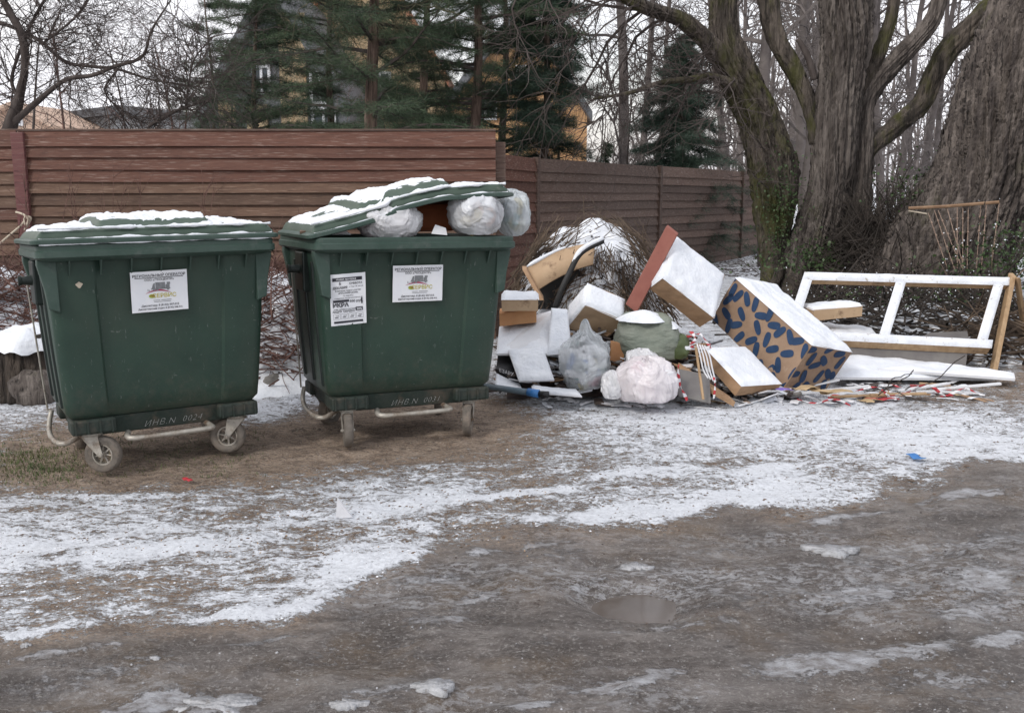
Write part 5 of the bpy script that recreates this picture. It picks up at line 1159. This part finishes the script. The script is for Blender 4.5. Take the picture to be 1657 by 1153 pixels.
# small stones, crumbs of ice and leaf litter: nobody could count them
def crumbs(name, label, cat, n, box, smin, smax, m, seed, sel=0, hgt=.5):
    r_ = np.random.RandomState(seed); V = []; F = []; i = 0; rg2 = random.Random(seed)
    while i < n:
        px = rg2.uniform(box[0], box[2]); py = rg2.uniform(box[1], box[3]); p = gnd(px, py, 0)
        if sel and (snow[int(np.searchsorted(YS, p.y)), int(np.searchsorted(XS, p.x))] < sel): i += 1; continue
        z = hz(p.x, p.y); s = rg2.uniform(smin, smax); a = rg2.uniform(0, 6.28)
        b0 = len(V)
        for q in range(5): aa = a+q*1.2566; rr3 = s*rg2.uniform(.6, 1.1); V.append((p.x+rr3*math.cos(aa), p.y+rr3*math.sin(aa), z-.002))
        V.append((p.x, p.y, z+s*hgt)); 
        for q in range(5): F.append((b0+q, b0+(q+1) % 5, b0+5))
        i += 1
    return tag(mk(name, (np.array(V), np.array(F)), m), label, cat, kind='stuff')
crumbs('ice_crumbs', 'small crumbs of ice scattered over the road and snow', 'ice', 500, (0, 900, 1657, 1153), .002, .006, 'ice', 1)
crumbs('gravel', 'small stones and clods scattered over the muddy ground', 'gravel', 1500, (0, 660, 1657, 1010), .003, .007, 'scrap_dark', 2, hgt=.35)
crumbs('gravel', 'pale sandy stones scattered under and in front of the containers', 'gravel', 900, (0, 690, 900, 900), .002, .006, 'card_pale', 3, hgt=.35)
crumbs('leaf_litter', 'dead leaves and bark crumbs on the snow behind the containers', 'leaves', 3500, (0, 540, 1657, 700), .004, .012, 'scrap_dark', 4, hgt=.25)
crumbs('leaf_litter', 'dead leaves on the snowy strip beside the side fence', 'leaves', 2500, (1130, 405, 1300, 470), .01, .035, 'scrap_dark', 6, hgt=.2)
crumbs('snow_clumps', 'small clumps of snow scattered over the dusted ground', 'snow', 2600, (0, 640, 1657, 1000), .003, .009, 'snow', 11, sel=.3, hgt=.22)
crumbs('leaf_litter', 'brown leaf crumbs and bark bits on the dusted ground in front of the containers', 'leaves', 4500, (0, 640, 1657, 900), .004, .012, 'leaf_brown', 12, sel=.2, hgt=.15)
# grass by the left container
mb = MB(); rg = random.Random(8)
for k in range(2600):
    px = rg.gauss(50, 50); py = rg.gauss(752, 16) if k < 1900 else rg.uniform(700, 770)
    if k >= 1900: px = rg.uniform(60, 430)
    p = gnd(px, py, 0); p.z = hz(p.x, p.y); h_ = rg.uniform(.008, .028); a = rg.uniform(0, 6.28); d = Vector((math.cos(a), math.sin(a), 0)); b_ = Vector((-d.y, d.x, 0))*.0025
    t = p+d*h_*rg.uniform(.2, 1)+Vector((0, 0, h_)); mb.tri(p-b_, p+b_, t)
tag(mk('grass_tufts', mb, 'grass'), 'short green grass growing at the wheel of the left container', 'grass', kind='stuff')

# ------------------------------------------------------------------ trees
def bark_fn(seed, amp=.10, k=1.0, rough=.08):
    def f(i, a, p):
        c_, s_ = math.cos(a), math.sin(a)
        big = fb((c_*1.3+seed, s_*1.3, p.z*.5), 2)
        a2 = a+p.z*.45; rid = 1-2.4*abs(fb((math.cos(a2)*6*k+seed*2, math.sin(a2)*6*k, p.z*.9+p.x*.4), 4))
        det = fb((c_*18*k+seed, s_*18*k, p.z*4), 3)
        return 1+amp*big+rough*(rid-.5)+rough*.75*det
    return f
def trunk_px(root, name, pl, m, seed, sides=64, step=6, amp=.10, rough=.15, k=1.0, parent=None):
    """pl: (px, py, Y, width in px)"""
    pts = [tuple(at(x, y, Y))+(w_*Y/FPX*.455,) for x, y, Y, w_ in pl]; P = interp(pts, step); mb = MB()
    mb.tube([Vector(p[:3]) for p in P], [max(.004, p[3]) for p in P], sides, True, bark_fn(seed, amp, k, rough)); mk(name, mb, m, parent or root, smooth=True); return [(Vector(p[:3]), p[3]) for p in P]
def twig_set(P, n, Lr, rad, rg, up=.15, sub=4, spread=1.0, bias=(0, 0, 0), grav=.0, start=0.0, levels=2, seg=7, wob=.22, mb=None):
    mb = mb or MB()
    def go(p, d, Ln, r, lv):
        pts = curvy(p, d, Ln, seg, wob, grav, rg); mb.tube(pts, [max(.0012, r*(1-.8*i/seg)) for i in range(len(pts))], 4 if r > .006 else 3, False)
        if lv > 0:
            for q in range(sub):
                i = rg.randrange(1, len(pts)-1); dd = (pts[i+1]-pts[i]).normalized(); nd = (dd + rnd_dir(rg, up)*spread*.9).normalized(); go(pts[i], nd, Ln*rg.uniform(.35, .65), r*.55, lv-1)
    for k in range(n):
        i = rg.randrange(int(start*len(P)), len(P)-1); p, r_ = P[i]; t = (P[min(i+1, len(P)-1)][0]-P[i-1 if i else 0][0]).normalized()
        d = (t*.5+rnd_dir(rg, up)*spread+Vector(bias)).normalized(); go(p, d, rg.uniform(*Lr), rad*rg.uniform(.6, 1.3), levels)
    return mb
WY = 12.5
wl = thing('willow_tree', 'old many-stemmed willow with furrowed bark and mossy limbs behind the frame', 'tree', at(1300, 464, WY))
T_A = trunk_px(wl, 'trunk', [(1262, 500, WY, 62), (1258, 450, WY, 52), (1254, 390, WY, 54), (1254, 330, WY, 70), (1252, 280, WY, 80), (1240, 235, WY, 74), (1226, 190, WY, 68), (1206, 150, WY, 66), (1186, 105, WY, 66), (1172, 60, WY, 50), (1170, 10, WY, 44), (1176, -60, WY, 40)], M['bark_mossy'], 1.3, step=16, sides=120)
T_B = trunk_px(wl, 'trunk', [(1284, 500, WY-.1, 130), (1290, 450, WY-.1, 96), (1312, 400, WY-.1, 84), (1330, 350, WY-.1, 76), (1342, 300, WY-.1, 68), (1350, 240, WY-.1, 68), (1356, 180, WY-.1, 70), (1364, 120, WY-.1, 74), (1370, 60, WY-.1, 82), (1368, 0, WY-.1, 84), (1364, -60, WY-.1, 76)], M['bark_willow'], 4.1, step=18, sides=150)
trunk_px(wl, 'trunk', [(1350, 470, WY, 90), (1372, 400, WY, 60), (1384, 340, WY, 50), (1390, 280, WY, 44), (1392, 220, WY, 42), (1396, 170, WY, 38), (1420, 130, WY, 36), (1450, 98, WY, 33), (1480, 68, WY, 31), (1508, 34, WY, 28), (1524, -10, WY, 24)], M['bark_willow'], 6.1, step=12, sides=90)
L1 = trunk_px(wl, 'limb', [(1204, 150, WY, 40), (1170, 100, WY-.1, 36), (1140, 62, WY-.2, 30), (1100, 30, WY-.3, 26), (1050, 14, WY-.5, 22), (1010, -4, WY-.6, 18), (970, -30, WY-.8, 14)], M['bark_mossy'], 7.7, sides=36, step=10)
L2 = trunk_px(wl, 'limb', [(1190, 138, WY-.2, 20), (1150, 124, WY-.3, 14), (1118, 128, WY-.4, 12), (1070, 134, WY-.5, 10), (1020, 150, WY-.6, 7), (960, 160, WY-.8, 4)], M['bark_mossy'], 8.2, sides=20, step=8)
trunk_px(wl, 'limb', [(1326, 230, WY, 34), (1316, 190, WY, 28), (1302, 150, WY, 28), (1282, 108, WY, 30), (1260, 70, WY, 32), (1248, 30, WY, 34), (1242, -20, WY, 36)], M['bark_mossy'], 9.5, sides=40, step=10)
trunk_px(wl, 'stub', [(1318, 130, WY-.1, 12), (1310, 100, WY-.1, 11), (1300, 78, WY-.1, 10), (1291, 63, WY-.1, 8)], M['bark_bare'], 2.2, sides=16)
trunk_px(wl, 'limb', [(1394, 160, WY, 28), (1412, 110, WY, 25), (1430, 66, WY, 23), (1444, 20, WY, 20), (1450, -30, WY, 18)], M['bark_mossy'], 3.9, sides=32, step=8)
L5 = trunk_px(wl, 'limb', [(1380, 290, WY, 30), (1408, 240, WY, 28), (1450, 204, WY+.1, 32), (1490, 168, WY+.2, 34), (1512, 120, WY+.2, 36), (1540, 76, WY+.2, 38), (1590, 30, WY+.2, 42), (1650, -30, WY+.2, 44)], M['bark_mossy'], 5.9, sides=40, step=10)
rg = random.Random(31)
mb = twig_set(L1, 26, (.7, 1.8), .012, rg, up=-.25, sub=5, bias=(-.5, 0, -.2), levels=2); twig_set(L2, 26, (.5, 1.4), .009, rg, up=-.15, sub=5, bias=(-.6, 0, -.1), levels=2, mb=mb)
twig_set(T_A[40:], 14, (.6, 1.3), .010, rg, up=.1, bias=(-.9, 0, 0), sub=5, mb=mb); twig_set(L1, 8, (1.5, 2.6), .02, rg, up=-.4, sub=6, bias=(-.8, 0, -.35), levels=2, mb=mb)
mk('branches', mb, 'bark_bare', wl, kind='stuff')
mb = twig_set(T_B[0:60], 60, (.4, 1.0), .006, rg, up=.2, sub=3, bias=(.7, -.2, 0), levels=2); mk('shoots', mb, 'twig_dark', wl, kind='stuff')
# roots flare at the base
for k, (x0, y0, x1, y1) in enumerate(((1258, 420, 1236, 470), (1300, 420, 1270, 480), (1330, 430, 1370, 476), (1375, 420, 1410, 470))):
    trunk_px(wl, 'root', [(x0, y0, WY-.2, 40), ((x0+x1)/2, (y0+y1)/2+6, WY-.35, 36), (x1, y1+8, WY-.6, 22)], M['bark_mossy'], k*1.7, sides=24)
RY_ = 11.3
rw = thing('leaning_willow', 'huge furrowed willow trunk leaning off the right edge of the view', 'tree', at(1520, 480, RY_))
T_R = trunk_px(rw, 'trunk', [(1480, 520, RY_, 300), (1518, 440, RY_, 245), (1558, 370, RY_, 212), (1600, 300, RY_, 200), (1632, 220, RY_, 205), (1664, 140, RY_, 212), (1706, 60, RY_, 225), (1770, -30, RY_, 235), (1830, -110, RY_, 230)], M['bark_big'], 12.4, sides=260, step=22, rough=.10, k=1.9)
# thin trunks standing behind the willow
def bare_tree(label, px, Y, hgt, r0, m, seed, group=None, name='bare_tree', lean=0.0, n=16, twl=(.8, 2.0), levels=2, sub=4, first=.25, cat='tree'):
    rg = random.Random(seed); x = (px-CX)/FPX*Y*1.0; x = at(px, 300, Y).x; z = g1(x, Y); root = thing(name, label, cat, (x, Y, z), group=group); pts = []; p = Vector((x, Y, z-.1)); d = Vector((lean, 0, 1)).normalized(); K_ = 16
    for k in range(K_+1):
        pts.append((p.copy(), r0*(1-.8*k/K_))); d = (d+Vector((rg.gauss(0, .04), rg.gauss(0, .04), .03))).normalized(); p = p+d*(hgt/K_)
    mb = MB(); mb.tube([a for a, _ in pts], [b_ for _, b_ in pts], 10); mk('trunk', mb, m, root, smooth=True)
    mb = twig_set(pts, n, twl, r0*.28, rg, up=.5, sub=sub, start=first, levels=levels); mk('branches', mb, m, root, kind='stuff'); return root
def copy_tree(src, loc, rz, label, s=1.0):
    c = src.copy(); C.objects.link(c); c.location = loc; c.rotation_euler = (0, 0, rz); c.scale = (s, s, s); c['label'] = label
    for ch in list(src.children): d = ch.copy(); C.objects.link(d); d.parent = c
    return c
bare_tree('grey trunk standing just behind the left mossy stem of the willow', 1245, 15.5, 8, .13, M['bark_far'], 3, n=14, lean=-.05)
bare_tree('slender grey trunk seen through the fork of the willow', 1306, 16.5, 8, .10, M['bark_far'], 4, n=14)
protos = [bare_tree('slender bare tree in the grey wood beyond the willow', 1430+30*k, 20+2*k, 10, .09, M['bark_far'], 50+k, 'bare trees of the wood behind the willow', n=26, levels=2, sub=5, twl=(.9, 2.2), first=.12) for k in range(4)]
rg = random.Random(99)
for k in range(26):
    Y = rg.uniform(18, 38); px = rg.uniform(1180, 1800) if k < 22 else rg.uniform(960, 1180); x = at(px, 300, Y).x
    copy_tree(protos[k % 4], (x, Y, g1(x, Y)), rg.uniform(0, 6.28), 'slender bare tree in the grey wood beyond the willow', rg.uniform(.8, 1.4))
# needle trees
def needles(tufts, nn, ln, wd, rs, spread=.9):
    wd *= .62; nn = int(nn*1.35)
    """tufts: array (n, 6) of position and direction -> blades"""
    nn = int(nn*1.5); T = np.repeat(tufts, nn, axis=0); n = len(T); d = T[:, 3:]+rs.normal(0, spread, (n, 3)); d /= np.linalg.norm(d, axis=1)[:, None]; s = np.cross(d, rs.normal(0, 1, (n, 3))); s /= np.linalg.norm(s, axis=1)[:, None]
    p = T[:, :3]+rs.normal(0, ln*.25, (n, 3)); l = ln*rs.uniform(.6, 1.25, (n, 1)); V = np.empty((n, 3, 3)); V[:, 0] = p-s*wd; V[:, 1] = p+s*wd; V[:, 2] = p+d*l
    return V.reshape(-1, 3), np.arange(n*3).reshape(-1, 3)
def conifer(label, px, Y, hgt, r0, crown_r, m, seed, z0=1.0, whorl=.38, per=6, nn=12, ln=.10, wd=.004, name='pine_tree', shape='pine', droop=-.05, bark_m='bark_pine', tuft_step=.10, group=None, wob=.1, spread=.9):
    rg = random.Random(seed); rs = np.random.RandomState(seed); x = at(px, 212, Y).x; z = g1(x, Y); root = thing(name, label, 'tree', (x, Y, z), group=group); mb = MB(); K_ = 20; P = []
    for k in range(K_+1):
        t = k/K_; P.append(Vector((x+.03*math.sin(t*9+seed)*1.5, Y+.04*math.cos(t*7), z-.1+t*hgt)))
    mb.tube(P, [r0*(1-.85*k/K_) for k in range(K_+1)], 14, True, bark_fn(seed, .06, 1.5, .06)); mk('trunk', mb, bark_m, root, smooth=True)
    bm = MB(); tf = []; zz = z0
    while zz < hgt-.1:
        t = zz/hgt; rr4 = crown_r*((1-t)**.75 if shape == 'spruce' else (.55+.45*math.sin(min(1, t*1.3)*3.0)))*rg.uniform(.85, 1.1)
        for q in range(per):
            a = rg.uniform(0, 6.28); base_ = Vector((x, Y, z+zz+rg.uniform(-.12, .12))); L_ = rr4*rg.uniform(.6, 1.15)
            if L_ < .15: continue
            d = Vector((math.cos(a), math.sin(a), rg.uniform(-.05, .35) if shape == 'pine' else -.12)); pts = curvy(base_, d, L_, 7, wob, droop*.3, rg); bm.tube(pts, [max(.003, .018*L_*(1-.12*i)) for i in range(8)], 4, False)
            # side shoots
            for i in range(1, 8):
                dirn = (pts[i]-pts[i-1]).normalized(); side = dirn.cross(Vector((0, 0, 1))).normalized(); m_ = L_*.5*(1-i/9.)
                for sgn in (-1, 1):
                    sl = m_*rg.uniform(.5, 1.1); sd_ = (side*sgn+dirn*.7+Vector((0, 0, rg.uniform(-.25, .25)))).normalized(); ns = max(2, int(sl/tuft_step)+1)
                    bm.tube([pts[i], pts[i]+sd_*sl], [.004, .002], 3, False)
                    for u in range(ns):
                        pp_ = pts[i]+sd_*(sl*(u+.5)/ns); tf.append((*pp_, *(sd_*1.0)))
                tf.append((*pts[i], *dirn))
        zz += whorl*rg.uniform(.7, 1.3)
    mk('branches', bm, 'bark_bare', root, kind='stuff'); V_, F_ = needles(np.array(tf), nn, ln, wd, rs, spread); mk('needles', (V_, F_), m, root, kind='stuff'); return root
conifer('pine with a pale brown trunk rising behind the left half of the open container', 606, 12.6, 6.2, .115, 1.7, 'needle', 2, z0=1.9, whorl=.30, per=5, nn=11)
conifer('pine with a darker reddish trunk behind the right end of the tall fence', 770, 13.6, 6.2, .10, 1.5, 'needle', 3, z0=1.7, whorl=.28, per=5, nn=11)
conifer('dense dark fir right of the tall fence end', 880, 14.0, 6.5, .07, 1.0, 'needle_blue', 4, z0=.8, whorl=.20, per=8, nn=12, shape='spruce', name='fir_tree')
conifer('dark pine crown in front of the gabled house', 418, 15.5, 4.6, .07, 1.25, 'needle', 6, z0=1.4, whorl=.24, per=6, nn=11)
conifer('bushy pine between the gabled house and the pale trunk', 540, 16.8, 6.6, .08, 1.35, 'needle', 7, z0=1.5, whorl=.34, per=5, nn=10)
conifer('dark pine standing behind the gap of the two pine trunks', 690, 16.0, 6.6, .10, 1.7, 'needle', 8, z0=1.4, whorl=.26, per=6, nn=12)
conifer('dark pine filling the gap between the reddish trunk and the fir', 815, 17.5, 6.6, .09, 1.4, 'needle', 9, z0=1.4, whorl=.28, per=6, nn=11)
conifer('bluish spruce rising above the lower side fence', 1100, 16.5, 3.7, .08, 1.6, 'needle_blue', 10, z0=.7, whorl=.15, per=9, nn=11, shape='spruce', name='spruce_tree', droop=-.1)
conifer('small young spruce behind the start of the lower fence', 975, 14.5, 2.4, .03, .42, 'needle', 12, z0=.5, whorl=.12, per=6, nn=8, ln=.07, shape='spruce', name='spruce_tree')
conifer('small pointed thuja behind the tall fence, left one of the pair', 172, 15, 2.55, .03, .22, 'needle', 13, z0=.4, whorl=.08, per=8, nn=8, ln=.07, shape='spruce', name='thuja_tree')
conifer('small pointed thuja behind the tall fence, right one of the pair', 247, 15, 2.75, .03, .24, 'needle', 14, z0=.4, whorl=.08, per=8, nn=8, ln=.07, shape='spruce', name='thuja_tree')
conifer('thin loose pine beside the left slope of the gabled house', 345, 17, 4.6, .05, 1.0, 'needle', 15, z0=1.4, whorl=.38, per=4, nn=8)
# old fruit tree on the left
ap = thing('fruit_tree', 'bare old fruit tree with tangled branches behind the left end of the fence', 'tree', (at(20, 212, 11).x, 11, 0)); AY = 11.2
A1 = trunk_px(ap, 'trunk', [(-10, 520, AY, 30), (2, 300, AY, 27), (14, 215, AY, 24), (30, 160, AY, 18), (40, 110, AY, 13), (36, 60, AY, 14), (10, 10, AY, 12), (-10, -30, AY, 9)], M['bark_bare'], 3.3, sides=20)
lims = [[(14, 205, AY, 22), (60, 165, AY-.1, 16), (105, 130, AY-.2, 13), (150, 122, AY-.3, 11), (185, 108, AY-.3, 10), (230, 92, AY-.4, 8), (245, 50, AY-.4, 6), (270, 10, AY-.4, 4), (290, -20, AY-.4, 3)],
        [(-20, 30, AY+.2, 12), (30, 48, AY+.1, 10), (70, 70, AY, 10), (105, 100, AY, 9), (150, 108, AY, 9), (190, 112, AY+.1, 8), (240, 128, AY+.2, 6), (300, 138, AY+.2, 4), (350, 145, AY+.3, 3)],
        [(30, 160, AY, 12), (20, 120, AY+.2, 9), (60, 20, AY+.3, 7), (90, -20, AY+.3, 5)], [(70, 70, AY, 7), (120, 30, AY, 6), (150, -10, AY, 4)],
        [(190, 112, AY, 6), (170, 150, AY, 5), (215, 190, AY, 4), (260, 205, AY, 3)], [(240, 205, AY-.4, 10), (262, 192, AY-.4, 10), (290, 178, AY-.4, 8), (320, 168, AY-.4, 5), (345, 160, AY-.4, 3)], [(300, 176, AY-.4, 6), (305, 140, AY-.4, 5), (315, 95, AY-.4, 4), (345, 60, AY-.4, 3)]]
rg = random.Random(61); tw = MB()
for k, l in enumerate(lims):
    l = [(a_, b_, c_, d_*.62) for a_, b_, c_, d_ in l]; Pk = trunk_px(ap, 'limb', l, M['bark_bare'], k*1.1, sides=12, step=6); twig_set(Pk, 32, (.35, 1.15), .0065, rg, up=.15, sub=5, spread=1.1, levels=2, mb=tw, wob=.25)
twig_set(A1[25:], 24, (.4, 1.2), .009, rg, up=.1, sub=5, bias=(.2, 0, 0), mb=tw)
mk('branches', tw, 'bark_bare', ap, kind='stuff')
lb = [bare_tree('bare shrubby tree behind the fruit tree', 60+80*k, 14+k, 3.6, .035, M['twig_red'] if k % 2 else M['bark_bare'], 80+k, 'bare shrubby trees beyond the fence', n=16, levels=2, sub=4, twl=(.6, 1.5), first=.12) for k in range(4)]
for k in range(6):
    px = (20, 300, 370, 900, 1020, 560)[k]; Y = 15+k; x = at(px, 300, Y).x; copy_tree(lb[k % 4], (x, Y, 0), k*1.3, 'bare shrubby tree behind the fruit tree' if k < 3 else 'bare shrubby tree standing among the pines', 1.0)['group'] = 'bare shrubby trees beyond the fence' if k < 3 else 'bare shrubby trees among the pines'
mb = MB(); rg = random.Random(63); P_ = [(at(500+i*12, -10+i*1.5, 12.4), .02) for i in range(20)]
tw = twig_set(P_, 24, (.5, 1.1), .009, rg, up=-.5, sub=4, spread=1.0, levels=2); lt = thing('lichen_branch', 'yellowish lichened bare branches hanging in front of the pale pine trunk', 'branch', P_[10][0]); mk('twigs', tw, 'bark_lichen', lt, kind='stuff')
# saplings in front of the tall fence
rg = random.Random(71)
for k, px in enumerate((48, 62, 108, 150, 158, 168, 178, 190, 232, 290, 325, 345)):
    p = at(px, 480, 9.35); p.z = 0; mb = MB(); top = at(px+rg.uniform(-6, 6), rg.uniform(225, 300), 9.35).z; pts = curvy(p, (0, 0, 1), top, 10, .05, .05, rg); mb.tube(pts, [.006-.0004*i for i in range(11)], 4, False)
    for q in range(7): i = rg.randrange(4, 10); mb.tube(curvy(pts[i], (rg.uniform(-1, 1), rg.uniform(-.3, .3), 1), rg.uniform(.12, .35), 4, .15, .05, rg), [.003, .0026, .0022, .0018, .001], 3, False)
    tag(mk('sapling', mb, 'twig_red'), 'thin reddish sapling standing against the tall fence behind the left container', 'sapling', 'saplings against the tall fence')
# leafy undergrowth
def leaves(name, label, blobs, m, seed, ln=.06, snow=False):
    rs = np.random.RandomState(seed); T = []
    for (px, py, Y, rx, rz, n) in blobs:
        c = at(px, py, Y); q = rs.normal(0, 1, (n, 3))*np.array([rx, .2, rz])*.5+np.array(c); T.append(np.hstack([q, rs.normal(0, 1, (n, 3))]))
    T = np.vstack(T); n = len(T); d = T[:, 3:]; d /= np.linalg.norm(d, axis=1)[:, None]; s = np.cross(d, rs.normal(0, 1, (n, 3))); s /= np.linalg.norm(s, axis=1)[:, None]; l = ln*rs.uniform(.5, 1.2, (n, 1))
    V_ = np.empty((n, 4, 3)); p = T[:, :3]; V_[:, 0] = p; V_[:, 1] = p+d*l*.5+s*l*.32; V_[:, 2] = p+d*l; V_[:, 3] = p+d*l*.5-s*l*.32
    return tag(mk(name, (V_.reshape(-1, 3), np.arange(n*4).reshape(-1, 4)), m), label, 'plants', kind='stuff')
leaves('ivy_leaves', 'green leafy growth on the lower left side of the willow', [(1266, 310, 12.15, .30, .5, 420), (1262, 360, 12.15, .25, .5, 300), (1256, 410, 12.1, .2, .4, 160)], 'leaf', 1, .04)
leaves('undergrowth', 'green leafy plants between the willow and the leaning trunk', [(1490, 300, 11.9, .5, .3, 350), (1515, 325, 11.3, .6, .2, 220), (1345, 410, 11.7, .6, .2, 420), (1350, 428, 11.5, .9, .15, 350)], 'leaf', 2, .05)
leaves('undergrowth', 'green leafy plants at the right edge beyond the beaded strings', [(1640, 405, 10, .5, .3, 420), (1610, 432, 9.8, .8, .2, 320), (1500, 478, 9.8, 1.3, .2, 250)], 'leaf', 3, .05)
leaves('snow_flecks', 'flecks of snow caught on the undergrowth twigs', [(1490, 300, 11.8, .5, .2, 60), (1630, 395, 9.9, .8, .4, 120), (1560, 490, 9.6, 1.2, .3, 500), (1400, 480, 10, 1.2, .2, 300)], 'snow', 4, .022)

# ------------------------------------------------------------------ houses behind
def gable(label, HY, peak, left, right, wallm, roofm, wins, depth=6, name='house', thick=.28, panels=()):
    Pk, Lf, Rt = at(*peak, HY), at(*left, HY), at(*right, HY); root = thing(name, label, 'house', ((Lf.x+Rt.x)/2, HY+depth/2, 0)); b0 = 0.
    mb = MB(); f_ = [(Lf.x, HY, b0), (Rt.x, HY, b0), (Rt.x, HY, Rt.z), (Pk.x, HY, Pk.z), (Lf.x, HY, Lf.z)]; k_ = [(x, HY+depth, z) for x, y, z in f_]; mb.v = f_+k_; mb.f = [(0, 1, 2, 3, 4), (9, 8, 7, 6, 5)]+[(i, i+5, (i+1) % 5+5, (i+1) % 5) for i in range(5)]
    wall = mk('wall', mb, wallm, root)
    for (A, s) in ((Lf, -1), (Rt, 1)):
        rb = MB(); A2 = Vector(A)+(Vector(A)-Pk)*.06; o = Vector((Pk.x, HY-.5, Pk.z+.01)); rb.hexa(o, Vector((A2.x, HY-.5, A2.z))-o, (0, depth+1, 0), (0, 0, thick)); mk('roof_slope', rb, roofm, root)
    for (x0, y0, x1, y1) in panels:
        a, b_ = at(x0, y0, HY), at(x1, y1, HY); pb = MB(); pb.box(a.x, b_.x, HY-.10, HY-.003, 0, a.z); mk('brick_pier', pb, 'brick_y', root)
    for (x0, y0, x1, y1) in wins:
        a, b_ = at(x0, y0, HY-.04), at(x1, y1, HY-.04); fm = MB(); t = .07
        for q in ((a.x-t, b_.x+t, a.z, a.z+t), (a.x-t, b_.x+t, b_.z-t, b_.z), (a.x-t, a.x, b_.z, a.z), (b_.x, b_.x+t, b_.z, a.z), ((a.x+b_.x)/2-.03, (a.x+b_.x)/2+.03, b_.z, a.z)): fm.box(q[0], q[1], HY-.06, HY-.005, q[2], q[3])
        wn = mk('window', fm, 'white_board', root); pm_ = MB(); pm_.box(a.x, b_.x, HY-.025, HY-.01, b_.z, a.z); mk('pane', pm_, 'glass', wn)
    return root
gable('steep gabled yellow brick house with a grey roof behind the left pines', 24, (446, -14), (335, 200), (565, 200), 'roof_grey', 'roof_grey', [(412, 110, 434, 150), (505, 120, 530, 165), (508, 178, 540, 222)], thick=.45, panels=[(450, 22, 500, 225), (354, 160, 384, 225), (400, 170, 436, 225)])
gable('house with an orange tiled roof partly hidden behind the pale pine trunk', 30, (590, -90), (480, 60), (720, 130), 'brick_y', 'roof_orange', [(600, 120, 630, 170)], name='house')
gable('bright orange brick house seen through the pines right of the reddish trunk', 27, (845, 20), (730, 170), (950, 190), 'brick_o', 'roof_grey', [(838, 110, 852, 150), (770, 150, 800, 190)])
gable('small far house with a pinkish wall at the left edge beyond the fence', 32, (30, 172), (-60, 206), (95, 208), 'wall_pale', 'wall_pale', [(20, 185, 34, 200)], thick=.1)
gable('low far grey-blue shed behind the fruit tree', 36, (200, 185), (100, 198), (330, 198), 'wall_far', 'roof_grey', [])
# far-off wood reading as one mass, closing the view at the horizon
mb = MB(); rg = random.Random(5)
for k in range(420):
    Y = rg.uniform(42, 70); px = rg.uniform(-300, 2000); x = at(px, 300, Y).x; h_ = rg.uniform(1.5, 3.4) if px < 1180 else rg.uniform(5, 11)
    pts = curvy((x, Y, 0), (0, 0, 1), h_, 6, .05, .05, rg); mb.tube(pts, [.09-.012*i for i in range(7)], 4, False)
    for q in range(16): i = rg.randrange(1, 6); mb.tube(curvy(pts[i], (rg.uniform(-1, 1), rg.uniform(-1, 1), .9), rg.uniform(.6, 1.8), 4, .2, .05, rg), [.035, .028, .022, .015, .008], 3, False)
tag(mk('far_wood', mb, 'bark_far', loc=(0, 55, 0)), 'far grey leafless wood along the horizon', 'wood', kind='stuff')
